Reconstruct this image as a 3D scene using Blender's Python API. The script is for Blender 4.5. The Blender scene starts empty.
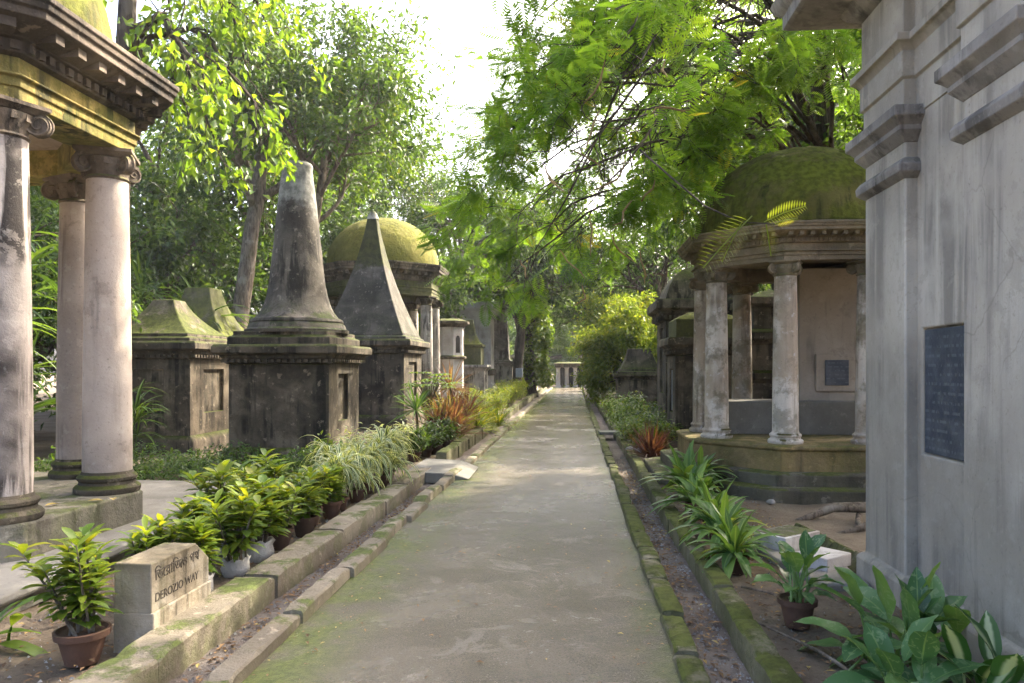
import bpy, math, random
import numpy as np
from mathutils import Vector, Matrix, noise as mnoise
PI = math.pi
R = math.radians
scene = bpy.context.scene
col = scene.collection
random.seed(7)

# ------------------------------------------------------------------ camera frame (used to turn survey points into world positions)
F = 750.0
TH = math.atan(62 / F)
CT, ST = math.cos(TH), math.sin(TH)
EYE = 1.6
def at(px, py, d):
    u = (px - 512) / F; v = (368 - py) / F
    return np.array([(u * CT - ST) * d, (u * ST + CT) * d, EYE + v * d])
def onground(px, py, z=0.0):
    v = (368 - py) / F
    p = at(px, py, (z - EYE) / v)
    return p[0], p[1]

# ------------------------------------------------------------------ mesh builder
def norm(v):
    v = np.asarray(v, float)
    return v / (np.linalg.norm(v, axis=-1, keepdims=True) + 1e-9)

class MB:
    def __init__(s):
        s.V = []; s.Fc = []; s.tint = []; s.mid = []
    def add(s, verts, faces, tint=0.5, mid=None):
        o = len(s.V)
        s.V.extend([tuple(map(float, v)) for v in verts])
        s.mid.extend(mid if mid is not None else [0.0] * len(verts))
        for f in faces:
            s.Fc.append(tuple(i + o for i in f)); s.tint.append(tint)
        return s
    def box(s, c, size, rz=0.0, tilt=0.0, tint=0.5, taper=1.0):
        hx, hy, hz = [a / 2 for a in size]
        m = Matrix.Rotation(rz, 3, 'Z') @ Matrix.Rotation(tilt, 3, 'Y')
        vs = []
        for z in (-1, 1):
            k = taper if z > 0 else 1.0
            for x, y in ((-1, -1), (1, -1), (1, 1), (-1, 1)):
                vs.append(m @ Vector((x * hx * k, y * hy * k, z * hz)) + Vector(c))
        return s.add(vs, [(3, 2, 1, 0), (4, 5, 6, 7), (0, 1, 5, 4), (1, 2, 6, 5), (2, 3, 7, 6), (3, 0, 4, 7)], tint)
    def loft(s, poly, prof, cap0=True, cap1=True, skip=(), flip=False):
        n = len(poly); vs = []
        for off, z in prof:
            for x, y in offset(poly, off):
                vs.append((x, y, z))
        fs = []
        for k in range(len(prof) - 1):
            for i in range(n):
                if (k, i) in skip: continue
                j = (i + 1) % n
                fs.append((k * n + i, k * n + j, (k + 1) * n + j, (k + 1) * n + i))
        if cap0: fs.append(tuple(range(n - 1, -1, -1)))
        if cap1: fs.append(tuple(range((len(prof) - 1) * n, len(prof) * n)))
        return s.add(vs, fs)
    def niche(s, p0, p1, z0, z1, u0, u1, w0, w1, depth):
        # a wall face p0->p1 (outside on its right) with a rectangular recess
        p0 = np.array(p0, float); p1 = np.array(p1, float); d = p1 - p0
        nrm = np.array([d[1], -d[0]]); nrm = nrm / np.linalg.norm(nrm)
        def P(u, z, dep=0.0):
            q = p0 + d * u - nrm * dep
            return (q[0], q[1], z)
        vs = [P(0, z0), P(1, z0), P(1, z1), P(0, z1), P(u0, w0), P(u1, w0), P(u1, w1), P(u0, w1),
              P(u0, w0, depth), P(u1, w0, depth), P(u1, w1, depth), P(u0, w1, depth)]
        fs = [(0, 1, 5, 4), (1, 2, 6, 5), (2, 3, 7, 6), (3, 0, 4, 7), (4, 5, 9, 8), (5, 6, 10, 9), (6, 7, 11, 10), (7, 4, 8, 11), (8, 9, 10, 11)]
        return s.add(vs, fs)
    def lathe(s, prof, c=(0, 0, 0), n=28, wob=0.0, rng=None):
        vs = []
        for r, z in prof:
            for i in range(n):
                a = 2 * PI * i / n
                k = 1 + (wob * (math.sin(3 * a + z * 5) + math.sin(5 * a - z * 9)) if wob else 0)
                vs.append((c[0] + r * k * math.cos(a), c[1] + r * k * math.sin(a), c[2] + z))
        fs = []
        for k in range(len(prof) - 1):
            for i in range(n):
                j = (i + 1) % n
                fs.append((k * n + i, k * n + j, (k + 1) * n + j, (k + 1) * n + i))
        fs.append(tuple(range(n - 1, -1, -1)))
        fs.append(tuple(range((len(prof) - 1) * n, len(prof) * n)))
        return s.add(vs, fs)
    def tube(s, pts, rad, n=6, tint=0.5):
        pts = [np.array(p, float) for p in pts]
        if not hasattr(rad, '__len__'): rad = [rad] * len(pts)
        vs = []; ref = np.array([0.31, 0.17, 0.93])
        for k, p in enumerate(pts):
            t = pts[min(k + 1, len(pts) - 1)] - pts[max(k - 1, 0)]
            t = t / (np.linalg.norm(t) + 1e-9)
            a = np.cross(ref, t)
            if np.linalg.norm(a) < 1e-3: a = np.cross((1, 0, 0), t)
            a /= np.linalg.norm(a); b = np.cross(t, a); ref = np.cross(t, np.cross(ref, t)) if abs(np.dot(ref, t)) < .98 else ref
            for i in range(n):
                w = 2 * PI * i / n
                vs.append(p + rad[k] * (a * math.cos(w) + b * math.sin(w)))
        fs = []
        for k in range(len(pts) - 1):
            for i in range(n):
                j = (i + 1) % n
                fs.append((k * n + i, k * n + j, (k + 1) * n + j, (k + 1) * n + i))
        fs.append(tuple(range(n - 1, -1, -1))); fs.append(tuple(range((len(pts) - 1) * n, len(pts) * n)))
        return s.add(vs, fs, tint)
    def blade(s, p, d, L, W, bend=0.6, nseg=5, fold=0.2, peak=0.45, tint=0.5, roll=0.0, wave=0.0):
        p = np.array(p, float); d = norm(d)
        side = np.cross(d, (0, 0, 1.0))
        if np.linalg.norm(side) < 0.1: side = np.array([math.cos(roll * 7), math.sin(roll * 7), 0])
        side = norm(side); vs = []; mid = []
        for k in range(nseg + 1):
            t = k / nseg
            w = W / 2 * (math.sin(PI * min(1, (t / peak) * 0.5)) if t < peak else math.cos(PI / 2 * ((t - peak) / (1 - peak)) ** 1.4))
            w = max(w, W * 0.03)
            up = norm(np.cross(side, d))
            sd = norm(side * math.cos(roll) + up * math.sin(roll)); uu = norm(np.cross(sd, d))
            wv = uu * wave * W * math.sin(t * 13 + roll * 9)
            vs += [p - sd * w + uu * fold * w + wv, p - uu * fold * w * .2, p + sd * w + uu * fold * w - wv]
            mid += [1.0, 0.0, 1.0]
            p = p + d * L / nseg
            d = norm(d + np.array([0, 0, -bend / nseg]))
        fs = []
        for k in range(nseg):
            a = 3 * k
            fs += [(a, a + 1, a + 4, a + 3), (a + 1, a + 2, a + 5, a + 4)]
        return s.add(vs, fs, tint, mid)
    def build(s, name, mat, parent=None, bev=0.0, sharp=35, smooth=True, seg=2):
        me = bpy.data.meshes.new(name)
        o = rootloc(parent) if parent else (0, 0, 0)
        V = np.array(s.V, np.float32) - np.array(o, np.float32)
        me.from_pydata(V.tolist(), [], s.Fc)
        a = me.attributes.new('tint', 'FLOAT', 'FACE'); a.data.foreach_set('value', s.tint)
        a = me.attributes.new('mid', 'FLOAT', 'POINT'); a.data.foreach_set('value', s.mid)
        return finish(me, name, mat, parent, bev, sharp, smooth, seg)

def finish(me, name, mat, parent, bev=0.0, sharp=35, smooth=True, seg=2):
    me.materials.append(mat)
    if smooth:
        me.polygons.foreach_set('use_smooth', [True] * len(me.polygons))
        if sharp < 180: me.set_sharp_from_angle(angle=R(sharp))
    me.update()
    ob = bpy.data.objects.new(name, me); col.objects.link(ob)
    if parent: ob.parent = parent
    if bev:
        m = ob.modifiers.new('edge', 'BEVEL'); m.width = bev; m.segments = seg; m.limit_method = 'ANGLE'; m.angle_limit = R(40); m.harden_normals = False
    return ob

def rootloc(o):
    while o.parent: o = o.parent
    return tuple(o.location)

def offset(poly, d):
    if d == 0: return list(poly)
    n = len(poly); out = []
    for i in range(n):
        p0 = np.array(poly[i - 1]); p1 = np.array(poly[i]); p2 = np.array(poly[(i + 1) % n])
        e1 = norm(p1 - p0); e2 = norm(p2 - p1)
        n1 = np.array([e1[1], -e1[0]]); n2 = np.array([e2[1], -e2[0]])
        b = n1 + n2; b = b / max(1e-6, (1 + np.dot(n1, n2)))
        q = p1 + b * d; out.append((float(q[0]), float(q[1])))
    return out
def ngon(c, r, n=8, a0=R(22.5)):
    return [(c[0] + r * math.cos(a0 + 2 * PI * i / n), c[1] + r * math.sin(a0 + 2 * PI * i / n)) for i in range(n)]
def rect(c, hx, hy=None, rz=0.0):
    hy = hx if hy is None else hy
    return [(c[0] + x * hx * math.cos(rz) - y * hy * math.sin(rz), c[1] + x * hx * math.sin(rz) + y * hy * math.cos(rz)) for x, y in ((-1, -1), (1, -1), (1, 1), (-1, 1))]

def tag(o, label=None, cat=None, group=None, kind=None):
    if label: o['label'] = label
    if cat: o['category'] = cat
    if group: o['group'] = group
    if kind: o['kind'] = kind
    return o
def thing(name, label, cat, loc, group=None, rz=0.0):
    o = bpy.data.objects.new(name, None); col.objects.link(o)
    o.location = loc; o.rotation_euler = (0, 0, rz); o.empty_display_size = 0.2
    return tag(o, label, cat, group)
def kids(o): return [c for c in bpy.data.objects if c.parent == o]
def dup(o, loc, rz=0.0, sc=1.0, label=None, group=None, parent=None, szz=None):
    c = o.copy(); col.objects.link(c)
    if parent: c.parent = parent
    else:
        c.location = loc; c.rotation_euler = (0, 0, rz); c.scale = (sc, sc, sc if szz is None else szz)
        if label: c['label'] = label
        if group: c['group'] = group
    for k in kids(o): dup(k, None, parent=c)
    return c

# ------------------------------------------------------------------ materials
class N:
    def __init__(s, name):
        s.m = bpy.data.materials.new(name); s.m.use_nodes = True
        s.nt = s.m.node_tree; s.nt.nodes.clear()
        s.out = s.nt.nodes.new('ShaderNodeOutputMaterial')
        s.geo = s.nt.nodes.new('ShaderNodeNewGeometry')
    def n(s, t, **k):
        o = s.nt.nodes.new(t)
        for a, b in k.items(): setattr(o, a, b)
        return o
    def L(s, a, b): s.nt.links.new(a, b)
    def put(s, sock, v):
        if isinstance(v, bpy.types.NodeSocket): s.L(v, sock)
        else:
            if isinstance(v, tuple) and len(v) == 3 and sock.type == 'RGBA': v = v + (1,)
            sock.default_value = v
    def pos(s): return s.geo.outputs['Position']
    def scale(s, v, sc):
        o = s.n('ShaderNodeVectorMath', operation='MULTIPLY'); s.put(o.inputs[0], v); o.inputs[1].default_value = sc; return o.outputs[0]
    def noise(s, scale, detail=5, rough=.55, vec=None, dist=0.0):
        o = s.n('ShaderNodeTexNoise'); s.L(vec if vec is not None else s.pos(), o.inputs['Vector'])
        o.inputs['Scale'].default_value = scale; o.inputs['Detail'].default_value = detail; o.inputs['Roughness'].default_value = rough; o.inputs['Distortion'].default_value = dist
        return o.outputs['Fac']
    def vor(s, scale, vec=None, feature='F1', out='Distance'):
        o = s.n('ShaderNodeTexVoronoi', feature=feature); s.L(vec if vec is not None else s.pos(), o.inputs['Vector']); o.inputs['Scale'].default_value = scale
        return o.outputs[out]
    def step(s, v, a, b):
        o = s.n('ShaderNodeMapRange', interpolation_type='SMOOTHSTEP'); s.put(o.inputs[0], v); o.inputs[1].default_value = a; o.inputs[2].default_value = b; return o.outputs[0]
    def math(s, op, a, b=0.0, clamp=False):
        o = s.n('ShaderNodeMath', operation=op, use_clamp=clamp); s.put(o.inputs[0], a); s.put(o.inputs[1], b); return o.outputs[0]
    def mix(s, f, a, b):
        o = s.n('ShaderNodeMix', data_type='RGBA'); s.put(o.inputs[0], f); s.put(o.inputs[6], a); s.put(o.inputs[7], b); return o.outputs[2]
    def ramp(s, f, stops):
        o = s.n('ShaderNodeValToRGB'); s.L(f, o.inputs[0]); e = o.color_ramp.elements
        while len(e) < len(stops): e.new(0.5)
        for k, (p, c) in enumerate(stops): e[k].position = p; e[k].color = tuple(c) + (1,)
        return o.outputs[0]
    def attr(s, name):
        o = s.n('ShaderNodeAttribute', attribute_name=name); return o.outputs['Fac']
    def sep(s, v):
        o = s.n('ShaderNodeSeparateXYZ'); s.L(v, o.inputs[0]); return o.outputs
    def bump(s, h, strength=.5, dist=.02, nrm=None):
        o = s.n('ShaderNodeBump'); s.L(h, o.inputs['Height']); o.inputs['Strength'].default_value = strength; o.inputs['Distance'].default_value = dist
        if nrm is not None: s.L(nrm, o.inputs['Normal'])
        return o.outputs[0]
    def pbr(s, c, rough=.8, nrm=None, spec=.3):
        b = s.n('ShaderNodeBsdfPrincipled'); s.put(b.inputs['Base Color'], c); s.put(b.inputs['Roughness'], rough); b.inputs['Specular IOR Level'].default_value = spec
        if nrm is not None: s.L(nrm, b.inputs['Normal'])
        return b.outputs[0]
    def done(s, sh): s.L(sh, s.out.inputs['Surface']); return s.m

def mixvec(s, v, amt):
    o = s.n('ShaderNodeTexNoise'); s.L(v, o.inputs['Vector']); o.inputs['Scale'].default_value = 1.5; o.inputs['Detail'].default_value = 6
    m = s.n('ShaderNodeVectorMath', operation='MULTIPLY_ADD'); s.L(o.outputs['Color'], m.inputs[0]); m.inputs[1].default_value = (amt,) * 3; s.L(v, m.inputs[2]); return m.outputs[0]
N.mixvec = mixvec
def stone(name, light, mid, dark, moss=(.055, .075, .012), patch=(.38, .62), patch_s=1.3, streak=.6, streak_t=(.5, .68), mosst=(.45, .6), mossup=.7, mossall=0.0, lichen=.25, bump=.6, rough=.88, streakc=None, zband=None, flake=.45, crack=0.0):
    k = N(name)
    big = k.noise(patch_s, 8, .62, dist=.4)
    c = k.mix(k.step(big, *patch), mid, light)
    c = k.mix(k.step(k.noise(patch_s * .45, 4), .4, .66), c, k.mix(.5, c, dark))
    st = k.noise(1.0, 6, .6, vec=k.scale(k.pos(), (7, 7, .55)), dist=.3)
    st2 = k.noise(patch_s * 1.1, 3)
    sf = k.math('MULTIPLY', k.step(st, *streak_t), k.math('MULTIPLY', k.step(st2, .38, .58), streak))
    c = k.mix(sf, c, streakc or dark)
    fl = k.noise(patch_s * 2.3, 9, .72, dist=.25)
    c = k.mix(k.math('MULTIPLY', k.step(fl, .585, .60), flake), c, k.mix(.45, mid, dark))
    c = k.mix(k.math('MULTIPLY', k.step(fl, .40, .385), flake * .6), c, light)
    if crack:
        ck = k.vor(.9, vec=k.mixvec(k.pos(), .7), feature='DISTANCE_TO_EDGE')
        c = k.mix(k.math('MULTIPLY', k.math('MULTIPLY', k.step(ck, .007, .002), crack), k.step(k.noise(.8, 3), .46, .56)), c, dark)
    fine = k.noise(34, 6, .7)
    c = k.mix(k.math('MULTIPLY', k.step(fine, .56, .75), .55), c, dark)
    c = k.mix(k.math('MULTIPLY', k.step(fine, .44, .26), .3), c, light)
    li = k.math('MULTIPLY', k.step(k.noise(9, 4, .6), .6, .68), lichen)
    c = k.mix(li, c, tuple(min(.7, v * 1.7) for v in light))
    if zband:
        za, zb, zc, zs = zband; zz = k.math('ADD', k.sep(k.pos())[2], k.math('MULTIPLY', k.math('SUBTRACT', k.noise(2.2, 7, .7), .5), zs))
        c = k.mix(k.math('MULTIPLY', k.step(zz, za, zb), .8), c, k.mix(k.step(k.noise(6, 8, .7), .4, .6), zc, tuple(v * .45 for v in zc)))
    up = k.step(k.sep(k.geo.outputs['Normal'])[2], .25, .8)
    mn = k.noise(2.6, 8, .68)
    mf = k.math('ADD', k.math('MULTIPLY', up, mossup), mossall)
    mf = k.math('MULTIPLY', mf, k.step(mn, *mosst), clamp=True)
    mc = k.mix(k.step(k.noise(14, 4), .35, .65), moss, tuple(v * .55 for v in moss))
    c = k.mix(mf, c, mc)
    h = k.math('ADD', k.math('MULTIPLY', k.noise(48, 6, .7), .5), k.math('ADD', k.math('MULTIPLY', k.noise(9, 5, .6), .9), k.math('MULTIPLY', mf, .5)))
    return k.done(k.pbr(c, rough, k.bump(h, bump, .025), .2))

m_tomb = stone('dark_weathered_stucco', (.155, .128, .09), (.068, .056, .038), (.012, .012, .009), lichen=.55, streak=.8, streak_t=(.46,.6), patch_s=1.9, moss=(.068, .082, .012), mosst=(.36, .48), mossup=.95)
m_tomb_pale = stone('pale_weathered_stucco', (.44, .41, .36), (.24, .215, .18), (.035, .032, .028), streak=.9, streak_t=(.44,.58), lichen=.3, mosst=(.38, .5), mossup=.9, patch=(.34, .55))
m_tomb_moss = stone('mossy_stucco', (.13, .12, .075), (.065, .065, .035), (.016, .018, .012), moss=(.11, .125, .016), mosst=(.36, .5), mossup=.8, mossall=.4)
m_col_left = stone('limewashed_column_plaster', (.48, .41, .345), (.36, .295, .24), (.05, .042, .036), streak=.6, streak_t=(.52, .68), mossup=.4, lichen=.1, bump=.3, patch=(.3, .7))
m_col_stain = stone('blackened_column_plaster', (.50, .44, .38), (.36, .31, .27), (.035, .03, .026), streak=1.0, streak_t=(.42, .52), mossup=.4, lichen=.1, bump=.4)
m_col_right = stone('peeling_column_plaster', (.58, .53, .46), (.36, .295, .22), (.07, .055, .035), streak=.6, streak_t=(.48, .66), patch=(.38, .56), moss=(.085, .075, .025), mosst=(.5, .6), mossall=.5, lichen=.3, bump=.45)
m_entab = stone('ochre_mossy_entablature', (.40, .30, .085), (.20, .165, .05), (.022, .024, .010), moss=(.11, .12, .018), mosst=(.46, .55), mossup=.5, mossall=.55, streak=.95, streak_t=(.45, .58), lichen=.3, patch=(.42, .56))
m_cornice = stone('dark_brown_cornice_stone', (.21, .165, .12), (.085, .066, .05), (.014, .013, .011), streak=.9, streak_t=(.44,.6), moss=(.09, .10, .02), mosst=(.4, .5), mossup=.8, lichen=.35)
m_entab_r = stone('brown_entablature_plaster', (.27, .22, .15), (.17, .14, .09), (.04, .036, .025), moss=(.09, .10, .03), mosst=(.45, .6), mossup=.6, mossall=.25, streak=.6)
m_dome = stone('green_moss_dome', (.16, .14, .045), (.10, .092, .025), (.03, .032, .012), moss=(.125, .14, .017), mosst=(.38, .56), mossall=.72, streak=.9, streak_t=(.45, .62), lichen=.0, bump=.9, patch_s=.9, rough=1)
m_dome_y = stone('yellow_moss_dome', (.23, .20, .05), (.13, .13, .028), (.04, .045, .014), moss=(.15, .15, .022), mosst=(.36, .6), mossall=.6, streak=.75, lichen=.0, bump=.9, patch_s=.8, rough=1)
m_ceiling = stone('pinkish_plaster', (.42, .34, .27), (.33, .26, .20), (.12, .09, .07), streak=.2, mossup=0, lichen=.05, bump=.2)
m_pier = stone('stained_beige_plaster', (.34, .30, .245), (.25, .215, .17), (.09, .075, .058), streak=.5, mossup=.1, lichen=.05, bump=.25, patch_s=1.0)
m_plinth = stone('mossy_plinth_stone', (.23, .21, .16), (.13, .118, .088), (.032, .032, .026), moss=(.075, .095, .016), mosst=(.46, .58), mossup=.45, mossall=.35, lichen=.5, bump=.8)
m_plinth_r = stone('orange_green_plinth', (.30, .215, .10), (.165, .13, .06), (.035, .035, .02), moss=(.09, .10, .015), mosst=(.45, .58), mossup=.5, mossall=.3, lichen=.3, bump=.9)
m_step = stone('dark_mossy_step', (.15, .135, .10), (.085, .075, .055), (.025, .025, .018), moss=(.075, .09, .014), mosst=(.4, .52), mossup=.8, mossall=.1, lichen=.4, bump=.8)
m_pave = stone('grey_paving_stone', (.20, .19, .165), (.14, .133, .11), (.06, .056, .047), mossup=.35, mosst=(.58, .68), lichen=.2, bump=.4, streak=0)
m_maus = stone('grey_lime_wall', (.48, .445, .375), (.38, .345, .285), (.14, .125, .097), streak=.8, streak_t=(.42, .62), moss=(.12, .12, .06), mossup=.15, lichen=.05, bump=.22, patch=(.3, .7), streakc=(.19, .175, .15), flake=.3, crack=.28)
m_maus_mould = stone('stained_moulding', (.36, .335, .30), (.24, .22, .195), (.05, .045, .04), streak=.7, streak_t=(.44, .6), mossup=.3, lichen=.12, bump=.35)
m_kerb = stone('old_kerb_stone', (.34, .29, .21), (.24, .20, .145), (.075, .065, .045), moss=(.095, .13, .018), mosst=(.47, .57), mossup=.5, mossall=.35, lichen=.35, bump=.8, streak=.2)
m_kerb_moss = stone('mossy_kerb_brick', (.25, .22, .15), (.14, .13, .075), (.045, .045, .025), moss=(.085, .10, .02), mosst=(.36, .5), mossup=.75, mossall=.35, lichen=.3, bump=.9, streak=.2)
m_marker = stone('stained_whitewash', (.54, .48, .38), (.38, .315, .22), (.06, .05, .035), moss=(.10, .12, .02), mosst=(.47, .58), mossup=.75, mossall=.18, streak=.95, streak_t=(.44, .6), lichen=.1, bump=.5, zband=(.43, .52, (.15, .125, .075), .16))
m_white = stone('flaking_white_paint', (.54, .53, .51), (.42, .385, .355), (.13, .105, .09), streak=.5, mossup=.3, mosst=(.55, .65), lichen=.1, bump=.4)
m_slab = stone('grey_concrete_slab', (.25, .24, .205), (.18, .17, .145), (.10, .09, .075), mossup=.2, mosst=(.55, .65), lichen=.2, bump=.5, streak=0)
m_rock = stone('pale_rock', (.36, .35, .33), (.25, .24, .22), (.08, .08, .07), mossup=.2)
m_terra = stone('terracotta', (.135, .072, .046), (.09, .052, .036), (.035, .027, .022), streak=.3, mossup=.2, mossall=.05, lichen=.12, bump=.3)
m_bag = stone('white_plastic_bag', (.55, .54, .52), (.46, .45, .42), (.24, .21, .17), streak=.3, mossup=0, lichen=0, bump=.6, rough=.45)

def mk_bark(name, a, b, cc, moss=.3):
    k = N(name)
    v = k.scale(k.pos(), (9, 9, 1.6))
    r = k.noise(1.6, 8, .7, vec=v, dist=.6)
    c = k.mix(k.step(r, .35, .65), b, a)
    c = k.mix(k.math('MULTIPLY', k.step(k.noise(3, 6), .52, .64), .6), c, cc)
    c = k.mix(k.math('MULTIPLY', k.step(k.noise(1.6, 6, .65), .52, .62), moss), c, (.05, .065, .016))
    return k.done(k.pbr(c, .95, k.bump(r, .8, .04), .1))
m_bark = mk_bark('grey_bark', (.20, .165, .125), (.07, .055, .042), (.26, .24, .20))
m_bark_dark = mk_bark('dark_bark', (.095, .075, .058), (.03, .024, .019), (.12, .105, .085), .2)
m_pod = mk_bark('seed_pod_brown', (.22, .16, .07), (.12, .085, .04), (.26, .22, .10), 0)

def mk_leaf(name, stops, trans=.42, tcol=1.9, rough=.42, stripe=None, blotch=None, spec=.35, noise=True):
    k = N(name)
    t = k.attr('tint')
    c = k.ramp(t, stops)
    if noise: c = k.mix(k.math('MULTIPLY', k.step(k.noise(5, 4), .35, .7), .35), c, k.mix(.5, c, (.02, .035, .008)))
    if stripe:      # stripe along the leaf: (edge position a, b, colour)
        a, b, sc = stripe; c = k.mix(k.step(k.attr('mid'), a, b), c, sc)
    if blotch:
        sz, lo, hi, bc, am = blotch
        c = k.mix(k.math('MULTIPLY', k.step(k.noise(sz, 3, .6, dist=.8), lo, hi), am), c, bc)
    p = k.pbr(c, rough, None, spec)
    tr = k.n('ShaderNodeBsdfTranslucent')
    tc = k.n('ShaderNodeVectorMath', operation='MULTIPLY'); k.L(c, tc.inputs[0]); tc.inputs[1].default_value = (tcol * 1.15, tcol, tcol * .35)
    k.L(tc.outputs[0], tr.inputs['Color'])
    mx = k.n('ShaderNodeMixShader'); mx.inputs[0].default_value = trans; k.L(p, mx.inputs[1]); k.L(tr.outputs[0], mx.inputs[2])
    return k.done(mx.outputs[0])
G1, G2, G3, G4 = (.022, .048, .012), (.045, .095, .018), (.085, .15, .022), (.16, .20, .03)
m_leaf_tree = mk_leaf('green_tree_leaf', [(0, G1), (.45, G2), (.85, G3), (1, G4)])
m_leaf_bright = mk_leaf('fresh_green_leaf', [(0, (.05, .11, .016)), (.5, (.09, .165, .02)), (1, (.15, .215, .028))], trans=.5, tcol=1.8)
m_leaf_dark = mk_leaf('dark_green_leaf', [(0, (.018, .042, .012)), (.5, (.042, .085, .02)), (1, (.085, .145, .028))], trans=.45)
m_leaf_feather = mk_leaf('feathery_leaf', [(0, (.05, .115, .02)), (.5, (.095, .185, .025)), (.9, (.14, .23, .028)), (1, (.26, .25, .03))], trans=.58, tcol=2.2)
m_leaf_bush = mk_leaf('yellowish_bush_leaf', [(0, (.06, .11, .02)), (.5, (.12, .18, .028)), (1, (.21, .23, .04))], trans=.5)
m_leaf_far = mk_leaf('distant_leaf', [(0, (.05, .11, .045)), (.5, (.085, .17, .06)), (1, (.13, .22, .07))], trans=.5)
m_croton = mk_leaf('croton_leaf', [(0, (.03, .075, .012)), (.55, (.085, .15, .018)), (.85, (.17, .23, .025)), (1, (.27, .28, .03))], trans=.4, blotch=(38, .55, .66, (.26, .29, .045), .5), noise=False)
m_spider = mk_leaf('variegated_strap_leaf', [(0, (.075, .13, .035)), (1, (.14, .20, .06))], trans=.35, stripe=(.35, .7, (.50, .54, .36)), noise=False)
m_lily = mk_leaf('lily_leaf', [(0, (.05, .11, .028)), (.6, (.09, .18, .045)), (.93, (.13, .23, .05)), (1, (.25, .25, .05))], trans=.35, stripe=(.25, .02, (.16, .25, .08)), noise=False, rough=.35)
m_dieff = mk_leaf('mottled_broad_leaf', [(0, (.05, .125, .045)), (.6, (.09, .19, .065)), (1, (.14, .25, .07))], trans=.3, blotch=(26, .54, .62, (.20, .29, .14), .65), stripe=(.09, .02, (.16, .26, .09)), rough=.32, noise=False)
m_dieff_w = mk_leaf('white_centred_broad_leaf', [(0, (.03, .09, .02)), (1, (.06, .14, .03))], trans=.3, stripe=(.55, .2, (.40, .47, .28)), rough=.32, noise=False)
m_red = mk_leaf('red_strap_leaf', [(0, (.055, .020, .020)), (.5, (.095, .038, .032)), (.8, (.14, .08, .05)), (1, (.17, .13, .06))], trans=.35, noise=False)
m_orange = mk_leaf('orange_strap_leaf', [(0, (.10, .04, .04)), (.5, (.15, .085, .075)), (1, (.15, .14, .07))], trans=.35, noise=False)
m_purple = mk_leaf('purple_leaf', [(0, (.035, .010, .014)), (.7, (.08, .015, .022)), (1, (.28, .03, .05))], trans=.3, noise=False)
m_fern = mk_leaf('yellow_green_fern', [(0, (.07, .12, .018)), (.6, (.15, .20, .025)), (1, (.27, .26, .03))], trans=.42, noise=False)
m_dead = mk_leaf('dry_fallen_leaf', [(0, (.07, .045, .025)), (.6, (.17, .10, .05)), (.9, (.27, .17, .08)), (1, (.40, .33, .10))], trans=.15, noise=False, rough=.8)

def mk_ground():
    k = N('bare_earth')
    a = k.noise(.9, 8, .65); f = k.noise(22, 8, .75)
    c = k.mix(k.step(a, .35, .65), (.135, .105, .075), (.20, .165, .12))
    c = k.mix(k.math('MULTIPLY', k.step(f, .5, .72), .75), c, (.06, .045, .032))
    c = k.mix(k.math('MULTIPLY', k.step(k.noise(55, 5, .7), .6, .7), .6), c, (.30, .27, .22))
    c = k.mix(k.math('MULTIPLY', k.step(k.noise(.7, 8, .7), .55, .68), .55), c, (.055, .075, .02))
    h = k.math('ADD', f, k.math('MULTIPLY', k.noise(6, 6), 1.2))
    return k.done(k.pbr(c, .97, k.bump(h, .9, .04), .1))
m_ground = mk_ground()
def mk_gutter():
    k = N('gutter_silt')
    f = k.noise(26, 8, .75)
    c = k.mix(k.step(k.noise(1.3, 7, .65), .35, .65), (.13, .105, .085), (.21, .18, .15))
    c = k.mix(k.math('MULTIPLY', k.step(f, .52, .68), .8), c, (.05, .038, .03))
    c = k.mix(k.math('MULTIPLY', k.step(k.noise(60, 4), .62, .7), .6), c, (.33, .30, .26))
    return k.done(k.pbr(c, .95, k.bump(f, .9, .035), .15))
m_gutter = mk_gutter()
def mk_path():
    k = N('worn_concrete_path')
    x = k.sep(k.pos())[0]
    a = k.noise(.8, 9, .68, dist=.5); b = k.noise(3.5, 7, .65); f = k.noise(70, 6, .75)
    c = k.mix(k.step(a, .36, .62), (.118, .10, .07), (.178, .153, .112))
    c = k.mix(k.math('MULTIPLY', k.step(b, .5, .68), .45), c, (.12, .11, .08))
    c = k.mix(k.math('MULTIPLY', k.step(f, .49, .60), .6), c, (.07, .06, .045))
    sp = k.vor(55); c = k.mix(k.math('MULTIPLY', k.step(sp, .28, .2), k.math('MULTIPLY', k.step(k.noise(6, 4), .45, .6), .5)), c, (.30, .27, .22))
    c = k.mix(k.math('MULTIPLY', k.step(k.noise(14, 8, .8), .55, .66), .5), c, (.085, .075, .055))
    c = k.mix(k.math('MULTIPLY', k.step(k.noise(2.2, 9, .75, dist=1.0), .56, .60), .3), c, (.30, .27, .22))
    c = k.mix(k.math('MULTIPLY', k.step(f, .42, .28), .35), c, (.36, .34, .28))
    ed = k.math('MULTIPLY', k.step(x, -1.05, -1.6), .85)
    ed2 = k.math('MULTIPLY', k.step(x, .25, .55), .55)
    e = k.math('ADD', ed, ed2)
    mo = k.math('MULTIPLY', e, k.step(k.noise(1.7, 8, .7, dist=.3), .36, .56), clamp=True)
    mo2 = k.math('MULTIPLY', k.step(k.noise(.5, 8, .7), .54, .68), .45)
    m = k.math('MAXIMUM', mo, mo2)
    c = k.mix(m, c, k.mix(k.step(k.noise(20, 4), .4, .6), (.08, .108, .02), (.13, .155, .035)))
    cr = k.vor(.42, vec=k.mixvec(k.pos(), .5), feature='DISTANCE_TO_EDGE')
    c = k.mix(k.math('MULTIPLY', k.step(cr, .003, .001), .22), c, (.05, .045, .035))
    h = k.math('ADD', k.math('MULTIPLY', f, .6), k.math('MULTIPLY', b, 1.2))
    return k.done(k.pbr(c, k.step(a, .1, 1.5), k.bump(h, .55, .02), .25))
m_path = mk_path()
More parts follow.
